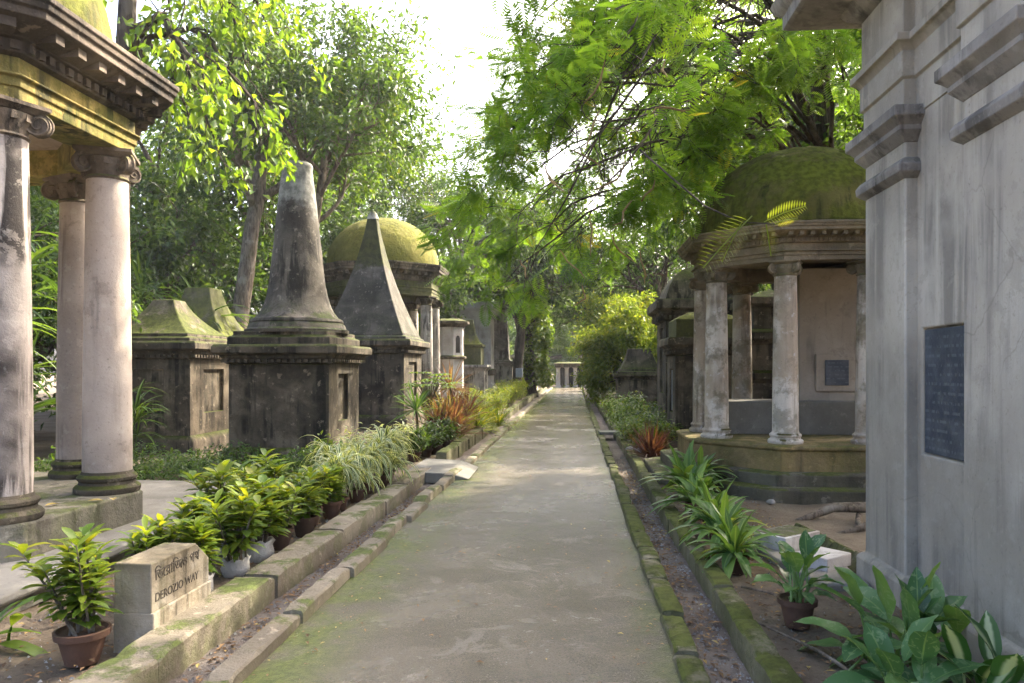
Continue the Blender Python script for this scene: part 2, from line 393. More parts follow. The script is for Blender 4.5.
def mk_plain(name, c, rough=.7, v=.4):
    k = N(name)
    cc = k.mix(k.math('MULTIPLY', k.step(k.noise(24, 6, .65), .4, .7), v), c, tuple(x * .45 for x in c))
    return k.done(k.pbr(cc, rough, k.bump(k.noise(60, 4), .25, .01)))
def mk_slate():
    k = N('dark_slate_plaque')
    x, y, z = k.sep(k.pos())
    row = k.math('PINGPONG', k.math('MULTIPLY', z, 17.0), .5)
    wd = k.noise(1, 2, .5, vec=k.scale(k.pos(), (30, 42, 12)))
    ink = k.math('MULTIPLY', k.step(row, .30, .40), k.step(wd, .47, .55))
    c = k.mix(k.step(k.noise(7, 6), .35, .7), (.035, .045, .062), (.075, .085, .10))
    c = k.mix(k.math('MULTIPLY', ink, .35), c, (.16, .175, .19))
    return k.done(k.pbr(c, .5, k.bump(k.noise(40, 5), .2, .01), .4))
m_slate = mk_slate()
m_black = mk_plain('painted_deep_shade', (.02, .018, .015), .9)  # flat black stands in for the shade inside openings
m_letter = mk_plain('faded_black_lettering', (.085, .072, .055), .9, .8)
def mk_haze():
    k = N('humid_air'); p = k.n('ShaderNodeVolumePrincipled'); p.inputs['Color'].default_value = (.93, .95, 1, 1); p.inputs['Density'].default_value = .00055; p.inputs['Anisotropy'].default_value = .3
    k.L(p.outputs[0], k.out.inputs['Volume']); return k.m
m_haze = mk_haze()
m_box = mk_plain('grey_painted_metal', (.30, .34, .38), .5)

# ------------------------------------------------------------------ world, sun, camera
SUN_EL, SUN_AZ = R(40), R(43)          # azimuth measured from +Y towards +X
w = bpy.data.worlds.new("World"); scene.world = w; w.use_nodes = True
nt = w.node_tree; bg = nt.nodes['Background']
sky = nt.nodes.new('ShaderNodeTexSky'); sky.sky_type = 'NISHITA'; sky.sun_disc = False
sky.sun_elevation = SUN_EL; sky.sun_rotation = SUN_AZ; sky.air_density = .7; sky.dust_density = 8.0; sky.ozone_density = .4; sky.altitude = 0
nt.links.new(sky.outputs[0], bg.inputs[0]); bg.inputs[1].default_value = 0.15
sd = Vector((math.sin(SUN_AZ) * math.cos(SUN_EL), math.cos(SUN_AZ) * math.cos(SUN_EL), math.sin(SUN_EL)))
sl = bpy.data.lights.new('sun', 'SUN'); sl.energy = 2.3; sl.angle = R(.53); sl.color = (1, .90, .74)
so = bpy.data.objects.new('sun', sl); col.objects.link(so); so.rotation_euler = sd.to_track_quat('Z', 'Y').to_euler()
cam = bpy.data.cameras.new('camera'); co = bpy.data.objects.new('camera', cam); col.objects.link(co)
cam.sensor_width = 36; cam.lens = F * 36 / 1024; cam.shift_y = (368 - 341.5) / 1024; cam.clip_end = 3000; cam.clip_start = .05
co.location = (0, 0, EYE); co.rotation_euler = (PI / 2, 0, TH); scene.camera = co
vs = scene.view_settings; vs.view_transform = 'Standard'; vs.look = 'None'; vs.gamma = 1; vs.exposure = 2.92; vs.use_curve_mapping = False
cy = scene.cycles; cy.use_denoising = True; cy.max_bounces = 8; cy.diffuse_bounces = 4; cy.glossy_bounces = 2; cy.transmission_bounces = 4; cy.volume_bounces = 0
cy.transparent_max_bounces = 4; cy.caustics_reflective = False; cy.caustics_refractive = False; cy.sample_clamp_indirect = 6; cy.use_adaptive_sampling = True; cy.adaptive_threshold = .02

# ------------------------------------------------------------------ ground, path, gutters, kerbs
rng = np.random.default_rng(5)
PLX, PRX = -1.72, .56                  # edges of the path
def ground():
    xs = [-140, -90, -60, -30, -18, -12] + list(np.arange(-9, -2.5, .3)) + [-2.42, -2.3, -2.16, -2.12, -1.88, -1.84, -1.5, -.5, .4, .66, .70, .93, .97, 1.1, 1.2] + list(np.arange(1.5, 5, .3)) + [6, 9, 14, 25, 60, 90, 140]
    ys = [-60, -40, -20, -8, -3, 0, 1.5] + list(np.arange(2.2, 22, .3)) + list(np.arange(22, 80, 3)) + [100, 130, 160, 200]
    b = MB(); n = len(xs); V = []
    for y in ys:
        for x in xs:
            z = 0.0
            if -2.13 < x < -1.83 or .69 < x < .94: z = -.09
            elif -2.2 < x < .98: z = -.10
            elif abs(x) < 10 and 1 < y < 30: z = .018 * math.sin(x * 3.1 + y * 1.7) + .012 * math.sin(x * 7.3 - y * 5.1) + rng.normal(0, .004)
            V.append((x, y, z))
    fs = [(j * n + i, j * n + i + 1, (j + 1) * n + i + 1, (j + 1) * n + i) for j in range(len(ys) - 1) for i in range(n - 1)]
    b.add(V, fs)
    return tag(b.build('ground', m_ground, sharp=180), kind='structure')
ground()
def sheet(name, x0, x1, y0, y1, z, mat, dx=.25, dy=.5, amp=.004):
    nx = max(2, int((x1 - x0) / dx)); ny = int((y1 - y0) / dy); b = MB(); V = []
    for j in range(ny + 1):
        for i in range(nx + 1):
            V.append((x0 + (x1 - x0) * i / nx, y0 + (y1 - y0) * j / ny, z + rng.normal(0, amp)))
    b.add(V, [(j * (nx + 1) + i, j * (nx + 1) + i + 1, (j + 1) * (nx + 1) + i + 1, (j + 1) * (nx + 1) + i) for j in range(ny) for i in range(nx)])
    return tag(b.build(name, mat, sharp=180), kind='structure')
sheet('path', PLX - .05, PRX + .05, -6, 64, 0.0, m_path, .2, .4, .0025)
sheet('gutter_bed_left', -2.2, -1.8, -4, 62, -.065, m_gutter, .08, .12, .008)
sheet('gutter_bed_right', .62, 1.0, -4, 62, -.065, m_gutter, .08, .12, .008)
def worn(b, xc, y0, y1, w, z0, z1, skew, st):
    c = min(.014, w * .1); n = max(2, int((y1 - y0) / st)); vs_ = []; chip = [random.uniform(0, 1) < .35 for _ in range(4)]
    sec = [(-w / 2, z0), (-w / 2, z1 - c), (-w / 2 + c, z1), (0, z1 + .004), (w / 2 - c, z1), (w / 2, z1 - c), (w / 2, z0)]
    for k in range(n + 1):
        t = k / n; e = .012 if k in (0, n) else 0; g = .035 if (k == 0 and chip[0]) or (k == n and chip[1]) else 0
        for i, (x, z) in enumerate(sec):
            j = .0028 if z > z0 else 0
            vs_.append((xc + x * (1 - e * 2) + skew * (t - .5) + random.gauss(0, j), y0 + (y1 - y0) * t + random.gauss(0, j), z - (e + g * random.uniform(.3, 1)) * (z > z0) + random.gauss(0, j)))
    m = len(sec)
    b.add(vs_, [(k * m + i, k * m + i + 1, (k + 1) * m + i + 1, (k + 1) * m + i) for k in range(n) for i in range(m - 1)] + [tuple(range(m - 1, -1, -1)), tuple(range(n * m, n * m + m))])
def kerb(name, x0, x1, z0, z1, y0, y1, ln, jit, mat, gapr=None, bev=.012):
    b = MB(); y = y0
    while y < y1:
        l = ln * random.uniform(.75, 1.3) * (1 if y < 30 else 2.5)
        if gapr and y < gapr[1] and y + l > gapr[0]:
            if y < gapr[0] - .15: l = gapr[0] - y
            else: y = gapr[1]; continue
        worn(b, (x0 + x1) / 2 + random.uniform(-jit, jit), y, y + l - random.uniform(.008, .035), x1 - x0 + random.uniform(-.01, .02), z0, z1 + random.uniform(-jit, jit) * .9, random.uniform(-jit, jit) * 1.2, .10 if y < 24 else 1.0)
        y += l
    return tag(b.build(name, mat, sharp=30), kind='structure')
kerb('kerb_left_inner', -1.84, -1.70, -.12, .085, .6, 10.5, .95, .022, m_kerb)
kerb('kerb_left_outer', -2.38, -2.13, -.12, .115, .6, 10.6, 1.25, .015, m_kerb)
kerb('kerb_left_inner_far', -1.83, -1.69, -.12, .07, 12.1, 60, .9, .015, m_kerb)
kerb('kerb_left_outer_far', -2.32, -2.14, -.12, .19, 12.4, 60, .5, .012, m_kerb_moss)
kerb('kerb_right_inner', .55, .68, -.12, .06, .6, 60, .62, .012, m_kerb_moss)
kerb('kerb_right_outer', .955, 1.10, -.12, .10, .6, 60, .8, .012, m_kerb_moss)
b = MB(); b.loft([(-2.45, 10.7), (-1.80, 10.55), (-1.80, 12.1), (-2.45, 12.3)], [(0, -.05), (0, .10)])
b.add([(-1.797, 10.6, .10), (-1.50, 10.65, .012), (-1.52, 11.95, .012), (-1.797, 12.05, .10), (-1.797, 10.6, -.02), (-1.797, 12.05, -.02)], [(0, 1, 2, 3), (0, 4, 1), (3, 2, 5)])
tag(b.build('slab_bridge', m_slab, bev=.012), 'pale concrete slab bridging the left gutter, sloping down onto the path', 'slab', kind='thing')
b = MB(); b.box((.83, 17.6, .10), (.5, .5, .06), .05)
tag(b.build('stepping_slab', m_slab, bev=.01), 'small flat stone slab laid across the right gutter', 'slab')

# ------------------------------------------------------------------ classical pieces
def spiral_volute(b, c, rad, thick, ax, turns=1.9):
    """a scroll whose axis is the horizontal unit vector ax"""
    ax = norm(ax); e1 = np.array([-ax[1], ax[0], 0.0]); e2 = np.array([0, 0, 1.0]); c = np.array(c, float)
    n = 20
    vs = []
    for s in (-1, 1):
        for i in range(n):
            a = 2 * PI * i / n
            vs.append(c + ax * s * thick * .36 + rad * .86 * (e1 * math.cos(a) + e2 * math.sin(a)))
    b.add(vs, [tuple(range(n - 1, -1, -1)) , tuple(range(n, 2 * n))] + [(i, (i + 1) % n, n + (i + 1) % n, n + i) for i in range(n)])
    for s in (-1, 1):
        pts = []; rr = []
        for i in range(30):
            t = i / 29; a = t * turns * 2 * PI + PI / 2; r = rad * (1 - t) ** .85 * .93 + rad * .07
            pts.append(c + ax * s * thick * .40 + r * (e1 * math.cos(a) * s + e2 * math.sin(a))); rr.append(rad * (.13 - .05 * t))
        b.tube(pts, rr, 5)
def capital(b, x, y, z0, z1, r, rot=0.0):
    h = z1 - z0
    b.lathe([(r * 1.0, 0), (r * 1.10, h * .06), (r * 1.0, h * .14), (r * 1.05, h * .34), (r * 1.22, h * .55), (r * 1.25, h * .70), (r * .9, h * .78)], (x, y, z0), 24)
    b.loft(rect((x, y), r * 1.22, rz=rot), [(-.02, z0 + h * .74), (0.0, z0 + h * .82), (r * .14, z0 + h * .88), (r * .14, z1 - .004)])
    for k in range(4):
        a = rot + PI / 4 + k * PI / 2
        spiral_volute(b, (x + r * 1.42 * math.cos(a), y + r * 1.42 * math.sin(a), z0 + h * .47), h * .36, r * .42, (-math.sin(a), math.cos(a), 0))
    for k in range(12):     # egg row between the scrolls
        a = 2 * PI * k / 12
        b.box((x + r * 1.20 * math.cos(a), y + r * 1.20 * math.sin(a), z0 + h * .58), (r * .14, r * .26, h * .22), a, taper=.7)
def column(par, x, y, z0, z1, r, cap_h, msh, mcap, rot=0.0, taper=.84, mbase=None, label=None):
    bh = r * .95
    b = MB(); n = 14; prof = []
    for k in range(n + 1):
        t = k / n; prof.append((r * (1 - (1 - taper) * (t ** 1.6)), z0 + bh - .003 + t * (z1 - cap_h - z0 - bh + .006)))
    b.lathe(prof, (x, y, 0), 32)
    c = b.build('column', msh, par)
    if label: c['label'] = label
    b = MB()
    b.lathe([(r * 1.28, 0), (r * 1.34, bh * .10), (r * 1.34, bh * .26), (r * 1.26, bh * .36), (r * 1.15, bh * .42), (r * 1.12, bh * .54), (r * 1.2, bh * .62), (r * 1.22, bh * .74), (r * 1.14, bh * .84), (r * 1.06, bh * .88), (r * 1.02, bh)], (x, y, z0), 32)
    b.build('column_base', mbase or mcap, c)
    b = MB(); capital(b, x, y, z1 - cap_h, z1, r * taper, rot)
    b.build('capital', mcap, c)
    return c
def dentils(b, poly, off, z0, z1, wd, gap, dep):
    P = offset(poly, off); n = len(P)
    for i in range(n):
        p = np.array(P[i]); q = np.array(P[(i + 1) % n]); d = q - p; L = np.linalg.norm(d); e = d / L; nr = np.array([e[1], -e[0]])
        k = int(L / (wd + gap))
        for j in range(k):
            c = p + e * (L * (j + .5) / k) + nr * dep / 2
            b.box((c[0], c[1], (z0 + z1) / 2), (wd, dep, z1 - z0), math.atan2(e[1], e[0]))
def dome_prof(r, h, n=14, lip=.0):
    return [(r + lip, -.02)] + [(max(.01, r * math.cos(PI / 2 * t) ** .92), h * math.sin(PI / 2 * t)) for t in [k / n for k in range(n + 1)]]

def temple(name, label, c, RC, a0, zs, colr, cap_h, mats, plinth, dome, ent, dn, colmats=None, corr=.2, group=None, wf=.82):
    """octagonal domed temple; zs = floor, underside of architrave, top of frieze, top of cornice"""
    z0, z1, z2, z3 = zs
    t = thing(name, label, 'tomb', (c[0], c[1], 0), group)
    for nm, poly, prof, mt in plinth:
        b = MB(); b.loft(poly, prof); b.build(nm, mt, t, bev=.012)
    V = ngon(c, RC, 8, a0)
    for i, (x, y) in enumerate(V):
        ang = a0 + i * PI / 4
        cm = (colmats or {}).get(i, mats['col'])
        column(t, x, y, z0, z1, colr, cap_h, cm, mats['cap'], ang, mbase=mats.get('base'))
    P = ngon(c, RC, 8, a0)
    w_ = colr * wf; h = z2 - z1
    b = MB(); b.loft(P, [(-w_, z1 + .30), (-w_, z1), (w_, z1), (w_, z1 + h * .28), (w_ + .018, z1 + h * .29), (w_ + .018, z1 + h * .5), (w_ + .05, z1 + h * .53), (w_ + .05, z1 + h * .58), (w_ + .005, z1 + h * .60), (w_ + .005, z2)], False, True)
    b.build('entablature', mats['ent'], t, bev=.006)
    b = MB(); b.loft(offset(P, -w_ - .002), [(0, z1 + .26), (0, z1 + .33)]); b.build('ceiling', mats['ceil'], t)
    hc = z3 - z2; e0 = w_ + .01
    b = MB(); b.loft(P, [(e0, z2 + .003), (e0 + ent * .12, z2 + hc * .06), (e0 + ent * .12, z2 + hc * .30), (e0 + ent * .22, z2 + hc * .33), (e0 + ent * .22, z2 + hc * .36), (e0 + ent * .82, z2 + hc * .56), (e0 + ent * .86, z2 + hc * .58), (e0 + ent * .86, z2 + hc * .72), (e0 + ent * .93, z2 + hc * .76), (e0 + ent * .95, z2 + hc * .86), (e0 + ent, z2 + hc * .90), (e0 + ent, z3), (e0 - .15, z3 + .06)])
    cor = b.build('cornice', mats['cor'], t, bev=.005)
    b = MB(); dentils(b, P, e0 + ent * .12 - .003, z2 + hc * .10, z2 + hc * .27, dn, dn * .75, ent * .10)
    dentils(b, P, e0 + ent * .22 - .003, z2 + hc * .34, z2 + hc * .58, dn * 1.6, dn * 2.6, ent * .5)
    b.build('dentils', mats['cor'], cor)
    dr, dh, dz, lip = dome
    b = MB(); b.lathe([(dr + lip, z3 + .0), (dr + lip, dz - .06), (dr + lip * .6, dz - .02)], (c[0], c[1], 0), 40); b.build('dome_drum', mats['cor'], t, bev=.01)
    b = MB(); b.lathe(dome_prof(dr, dh, 44), (c[0], c[1], dz), 110)
    ctr = Vector((c[0], c[1], dz))
    for q, vtx in enumerate(b.V):
        vv = Vector(vtx); nn = (vv - ctr).normalized(); hh = .011 * mnoise.noise(vv * 3.5) + .010 * mnoise.noise(vv * 11) + .006 * mnoise.noise(vv * 26)
        b.V[q] = tuple(vv + nn * hh)
    b.build('dome', mats['dome'], t, sharp=180)
    return t

# left temple, close to the camera
LC = (-5.90, 6.00)
temple('domed_temple_tomb', 'nearest tomb on the left, big pale ionic columns under a mossy ochre entablature', LC, 1.70, R(22.5), (.45, 3.60, 3.91, 4.28), .21, .27,
       dict(col=m_col_left, cap=m_cornice, base=m_tomb, ent=m_entab, cor=m_cornice, dome=m_dome, ceil=m_ceiling),
       [('plinth', ngon(LC, 2.0), [(0, .10), (0, .44), (-.015, .452)], m_plinth)],
       (1.74, 1.75, 4.46, .06), .35, .06, colmats={7: m_col_stain}, wf=1.0)
# its paved terrace
b = MB(); b.loft([(-11, -2), (-3.50, -2), (-3.50, 3.4), (-3.74, 9.1), (-11, 9.1)], [(-.06, 0), (-.06, .10), (0, .115), (.012, .14), (0, .172), (-.02, .18)])
tag(b.build('paved_terrace', m_pave, bev=.006), 'grey paved terrace with rounded edge under the near left temple', 'terrace')
# right temple
RC_ = (3.27, 11.30)
rt = temple('domed_temple_tomb', 'tomb with green moss dome and slim peeling columns beside the grey mausoleum', RC_, 1.372, R(22.5), (.62, 2.99, 3.20, 3.45), .165, .20,
       dict(col=m_col_right, cap=m_entab_r, base=m_col_right, ent=m_entab_r, cor=m_entab_r, dome=m_dome, ceil=m_ceiling),
       [('step', ngon(RC_, 2.33), [(0, -.05), (0, .14), (-.02, .15)], m_step), ('step', ngon(RC_, 2.06), [(0, .13), (0, .29), (-.02, .30)], m_step), ('plinth', ngon(RC_, 1.78), [(0, .28), (0, .56), (.03, .57), (.03, .615), (.0, .622)], m_plinth_r)],
       (1.47, 1.25, 3.51, .03), .24, .03)
b = MB(); b.box((3.4, 11.75, .865), (2.3, .9, .49)); b.build('tomb_chest', m_pave, rt, bev=.015)
pier = MB(); P = rect((3.96, 12.0), .56, .34); pier.loft(P, [(0, 1.108), (0, 3.1)], skip=((0, 0),)); pier.niche(P[0], P[1], 1.108, 3.1, .24, .76, 1.28, 1.78, .05)
pier = pier.build('wall_pier', m_pier, rt)
b = MB(); b.loft(rect((3.93, 11.66), .27, .012), [(.03, 1.25), (.03, 1.81)]); b.build('plaque_frame', m_pier, pier, bev=.006)
b = MB(); b.box((3.93, 11.615, 1.53), (.34, .03, .38)); b.build('plaque', m_slate, pier, bev=.004)
# domed temple behind the obelisks
BC = (-6.45, 25.0)
temple('domed_temple_tomb', 'yellow mossy domed tomb with dark cornice rising behind the grey obelisks', BC, 1.75, R(22.5), (.5, 3.95, 4.4, 4.95), .22, .3,
       dict(col=m_tomb_pale, cap=m_tomb, base=m_tomb, ent=m_tomb_moss, cor=m_tomb, dome=m_dome_y, ceil=m_tomb),
       [('plinth', ngon(BC, 2.3), [(0, 0), (0, .5)], m_tomb)], (1.88, 1.65, 5.0, .08), .32, .06)

# grey mausoleum on the right
mau = thing('mausoleum', 'tall grey plastered mausoleum wall with pilasters and a dark blue plaque', 'tomb', (4.2, 3.4, 0))
XP, XW = 2.19, 2.27
plan = [(XP, 5.86), (XP, 5.18), (XW, 5.18), (XW, 4.43), (XP, 4.43), (XP, 3.83), (XW, 3.83), (XW, 1.5), (XP, 1.5), (XP, .9), (6.2, .9), (6.2, 5.86)]
b = MB(); b.loft(plan, [(.05, -.1), (.05, .18), (.02, .21), (0, .215), (0, 3.30)], skip=((3, 2),))
b.niche(plan[2], plan[3], .215, 3.30, .09, .80, 1.04, 1.86, .035)
b.build('wall', m_maus, mau, bev=.012)
b = MB(); b.box((XW + .028, 4.847, 1.45), (.03, .515, .80)); b.build('plaque', m_slate, mau, bev=.006)
for y0, y1 in ((5.18, 5.86), (3.83, 4.43), (.9, 1.5)):
    P = [(XP, y1), (XP, y0), (XP + .5, y0), (XP + .5, y1)]
    b = MB(); b.loft(P, [(.003, 2.86), (.05, 2.90), (.055, 2.95), (.03, 2.985), (.003, 3.0)]); b.build('necking', m_maus_mould, mau, bev=.006)
    b = MB(); b.loft(P, [(.003, 3.10), (.035, 3.14), (.06, 3.17), (.06, 3.20), (.085, 3.23), (.11, 3.25), (.11, 3.318), (.02, 3.325)]); b.build('pilaster_capital', m_maus_mould, mau, bev=.006)
b = MB(); b.loft(plan, [(.01, 3.28), (.01, 3.52), (.03, 3.53), (.03, 3.70), (.06, 3.74), (.085, 3.75), (.085, 3.80), (.02, 3.82), (.02, 4.22)]); b.build('entablature', m_maus, mau, bev=.006)
b = MB(); b.loft(plan, [(.022, 4.20), (.10, 4.25), (.14, 4.30), (.16, 4.31), (.45, 4.36), (.48, 4.38), (.48, 4.48), (.53, 4.52), (.56, 4.60), (.3, 4.66), (.0, 4.68)]); b.build('cornice', m_maus_mould, mau, bev=.006)
b = MB(); b.loft(rect((4.2, 3.4), 1.9, 2.3), [(0, 4.6), (0, 5.0), (-.5, 5.5), (-1.2, 5.8)]); b.build('roof', m_dome, mau)

# ------------------------------------------------------------------ obelisk and pedestal tombs
def pedestal(par, c, hb, zb, zt, mat, skirt=.10, corn=.2, rz=0.0, niche_sides=(), nz=(.35, .75), nu=(.28, .72), extra=None, dent=True):
    P = rect(c, hb[0], hb[1], rz) if isinstance(hb, tuple) else rect(c, hb, None, rz)
    h = zt - zb; z1 = zb + h * .16; z2 = zt - h * .16
    b = MB()
    b.loft(P, [(skirt, zb - .1), (skirt, zb + h * .10), (skirt * .8, zb + h * .13), (.0, z1), (0, z2)], True, True, skip=tuple((3, i) for i in niche_sides))
    for i in niche_sides:
        b.niche(P[i], P[(i + 1) % 4], z1, z2, nu[0], nu[1], zb + h * nz[0], zb + h * nz[1], .07)
    body = b.build('pedestal', mat, par, bev=.015)
    b = MB(); b.loft(P, [(-.01, z2 - .003), (corn * .25, z2 + .02), (corn * .28, z2 + h * .04), (corn * .45, z2 + h * .05), (corn * .5, z2 + h * .07), (corn * .9, z2 + h * .085), (corn, z2 + h * .09), (corn, zt - h * .02), (corn * .85, zt)])
    b.build('cornice', mat, par, bev=.01)
    if dent:
        b = MB(); dentils(b, P, corn * .28 - .002, z2 + h * .005 + .018, z2 + h * .042, .05, .055, corn * .3); b.build('dentils', mat, par)
    return P

# A: round flared obelisk
A = (-4.73, 12.52)
t = thing('obelisk_tomb', 'tall round tapering obelisk, truncated and stained black, on a square pedestal', 'tomb', (A[0], A[1], 0))
P = pedestal(t, A, .83, 0, 1.98, m_tomb, .12, .2, niche_sides=(1,), nz=(.36, .76), nu=(.30, .62))
b = MB(); b.loft(P, [(.02, 1.96), (.02, 2.10), (-.05, 2.13), (-.05, 2.2)]); b.build('stepped_cap', m_tomb, t, bev=.015)
k_ = 12.75 / F
prof = [(.86, 2.19), (.87, 2.24), (.82, 2.27), (.80, 2.33), (.77, 2.36), (.78, 2.38), (.765, 2.42), (.69, 2.46), (.62, 2.54), (.56, 2.66), (.515, 2.80), (.475, 3.0), (.445, 3.25), (.415, 3.55), (.375, 3.9), (.335, 4.3), (.29, 4.7), (.25, 5.0), (.26, 5.02), (.26, 5.06), (.24, 5.10), (.05, 5.12)]
b = MB(); b.lathe(prof, (A[0], A[1], 0), 40, wob=.004)
b.build('shaft', stone('blackened_obelisk_stucco', (.17, .15, .118), (.074, .064, .05), (.016, .015, .012), zband=(4.15, 4.5, (.27, .27, .235), 1.6), streak=.85, streak_t=(.44,.58), patch_s=1.3, lichen=.4, mosst=(.4, .52), mossup=.9), t)
def pyramid(name, label, c, half, z0, z1, hw, mat, ped, top=None, power=2.1, n=10, rz=0.0, group=None, capm=None, mid_ring=True, niches=(), mped=None):
    t = thing(name, label, 'tomb', (c[0], c[1], 0), group)
    pedestal(t, c, half, 0, z0, mped or mat, ped[0], ped[1], rz, niche_sides=niches)
    b = MB(); P = rect(c, 1.0, None, rz)
    w0, w1 = hw
    prof = [(w0 + .10 - 1, z0 - .01), (w0 + .10 - 1, z0 + .07), (w0 + .02 - 1, z0 + .09), (w0 + .02 - 1, z0 + .15)]
    for k in range(n + 1):
        s = k / n; prof.append((w1 + (w0 - w1) * (.55 * (1 - s) ** power * 1.0 + .45 * (1 - s)) - 1, z0 + .16 + (z1 - z0 - .16) * s))
    b.loft(P, prof); b.build('shaft', capm or mat, t, bev=.02)
    if top:
        b = MB(); b.lathe([(w1 * 1.3, 0), (w1 * 1.1, .1), (w1 * .5, .22), (.01, .26)], (c[0], c[1], z1 - .01), 12); b.build('finial', top, t)
    return t
B = (-5.50, 20.2)
m_pyr = stone('mossy_tipped_grey_stucco', (.135, .12, .098), (.066, .059, .046), (.014, .014, .011), zband=(4.3, 4.45, (.055, .06, .012), 1.0), streak=.5, patch_s=1.6, lichen=.5, mosst=(.4, .52), mossup=.9)
pyramid('obelisk_tomb', 'grey concave pyramid obelisk with sharp white tip beside the round obelisk', B, 1.12, 2.35, 5.68, (1.08, .13), m_pyr, (.1, .22), mped=m_tomb, top=m_tomb_pale, niches=(1,), power=1.9)
pyramid('pedestal_tomb', 'low dark tomb with recessed front panel and flat-topped roof beside the near temple', (-8.05, 14.35), .93, 2.1, 2.95, (.8, .22), m_tomb, (.1, .2), niches=(0, 1), power=2)
pyramid('obelisk_tomb', 'broad truncated pyramid tomb with mossy edges between the low tomb and round obelisk', (-8.85, 17.3), 1.0, 2.15, 3.5, (.9, .3), m_tomb_moss, (.1, .22), power=2.4, mped=m_tomb)

# octagonal pale tower
t = thing('octagonal_tomb', 'slim pale octagonal tomb turret with arched niches left of the mossy-roofed tomb', 'tomb', (-4.95, 29.8, 0))
P8 = ngon((-4.95, 29.8), .56)
b = MB(); b.loft(P8, [(.1, 0), (.1, .5), (0, .55), (0, 3.25)]); b.build('wall', m_white, t, bev=.01)
b = MB(); b.loft(P8, [(0.0, 1.95), (.1, 1.98), (.1, 2.06), (0.0, 2.1)]); b.loft(P8, [(-.02, 3.2), (.1, 3.3), (.22, 3.36), (.22, 3.46), (-.1, 3.56)]); b.build('cornice', m_tomb, t, bev=.01)
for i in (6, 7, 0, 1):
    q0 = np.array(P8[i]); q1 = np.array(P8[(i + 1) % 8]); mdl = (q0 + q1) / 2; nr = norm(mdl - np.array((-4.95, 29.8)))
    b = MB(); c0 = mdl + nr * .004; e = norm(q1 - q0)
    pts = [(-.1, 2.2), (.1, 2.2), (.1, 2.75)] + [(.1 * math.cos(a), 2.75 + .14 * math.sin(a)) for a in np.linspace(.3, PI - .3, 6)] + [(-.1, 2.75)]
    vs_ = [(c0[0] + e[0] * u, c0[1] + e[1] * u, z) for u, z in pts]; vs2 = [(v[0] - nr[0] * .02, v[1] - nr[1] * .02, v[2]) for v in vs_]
    n_ = len(pts); b.add(vs_ + vs2, [tuple(range(n_))] + [(j, (j + 1) % n_, n_ + (j + 1) % n_, n_ + j) for j in range(n_)]); b.build('niche', m_black, t)  # flat panel with the recess shade painted black, no hollow behind it
# mossy roofed tomb
MR = (-4.65, 33.4)
t = thing('roofed_tomb', 'small whitewashed tomb with a green mossy stepped roof and peeling walls', 'tomb', (MR[0], MR[1], 0))
P = pedestal(t, MR, .72, 0, 1.75, m_tomb_pale, .06, .16, niche_sides=(0, 1), nz=(.25, .75), nu=(.3, .7), dent=False)
b = MB(); b.loft(P, [(-.16, 1.74), (-.16, 2.5), (-.08, 2.55), (-.08, 2.65), (-.2, 2.68), (-.34, 2.85), (-.46, 3.1), (-.54, 3.5), (-.56, 3.75)]); b.build('roof', m_tomb_moss, t, bev=.015)
# tall pedestal with urn
TP = (-5.15, 40.2)
t = thing('urn_tomb', 'tall pale pedestal tomb topped by a dark stone urn under overhanging leaves', 'tomb', (TP[0], TP[1], 0))
P = pedestal(t, TP, .78, 0, 5.1, m_white, .15, .3, dent=False)
b = MB(); b.loft(P, [(0, 1.2), (.1, 1.25), (.1, 1.5), (0, 1.56)]); b.build('band', m_tomb, t, bev=.01)
b = MB(); b.lathe([(.5, 0), (.5, .15), (.2, .25), (.18, .45), (.42, .75), (.5, 1.1), (.44, 1.35), (.5, 1.42), (.25, 1.6), (.1, 1.8), (.02, 1.95)], (TP[0], TP[1], 5.09), 20); b.build('urn', m_tomb, t)
# slender obelisk further along
pyramid('obelisk_tomb', 'slender pale obelisk on a dark stepped base past the urn tomb', (-4.28, 44.0), .72, 2.0, 7.2, (.5, .2), m_tomb_pale, (.15, .2), power=1.0, mped=m_tomb_pale)
b = MB(); b.loft(rect((-3.3, 50), .75), [(.1, 0), (.1, .9), (0, 1.0), (0, 2.2), (.12, 2.3), (.12, 2.45), (-.2, 2.6), (-.32, 3.4), (-.5, 3.9), (-.7, 4.0)])
tag(b.build('headstone_tomb', m_tomb_pale, bev=.06), 'small grey rounded tomb between the far trunk and vine covered tree', 'tomb')
# right side dark tombs
RB = (2.58, 15.4)
t = thing('pedestal_tomb', 'dark stepped pedestal tomb with slate tablet just behind the right temple', 'tomb', (RB[0], RB[1], 0))
P = pedestal(t, RB, .62, 0, 2.2, m_tomb, .22, .16, niche_sides=(3,), nz=(.32, .72), nu=(.3, .7))
b = MB(); b.loft(P, [(-.02, 2.19), (-.02, 2.55), (-.12, 2.62), (-.3, 2.7)]); b.build('roof', m_tomb_moss, t, bev=.01)
b = MB(); b.box((RB[0] - .62 + .045, RB[1], 1.15), (.03, .46, .82)); b.build('plaque', m_slate, t)
RD = (3.15, 19.2)
t = thing('roofed_tomb', 'dark square tomb with rounded dome roof and wide cornice behind the pedestal tomb', 'tomb', (RD[0], RD[1], 0))
P = pedestal(t, RD, .95, 0, 3.25, m_tomb, .15, .25, niche_sides=(0, 3), nz=(.3, .8), nu=(.3, .7))
b = MB(); b.loft(P, [(.0, 3.24), (-.02, 3.35), (-.10, 3.6), (-.25, 3.85), (-.5, 4.05), (-.8, 4.12)]); b.build('roof', m_tomb, t, bev=.02)
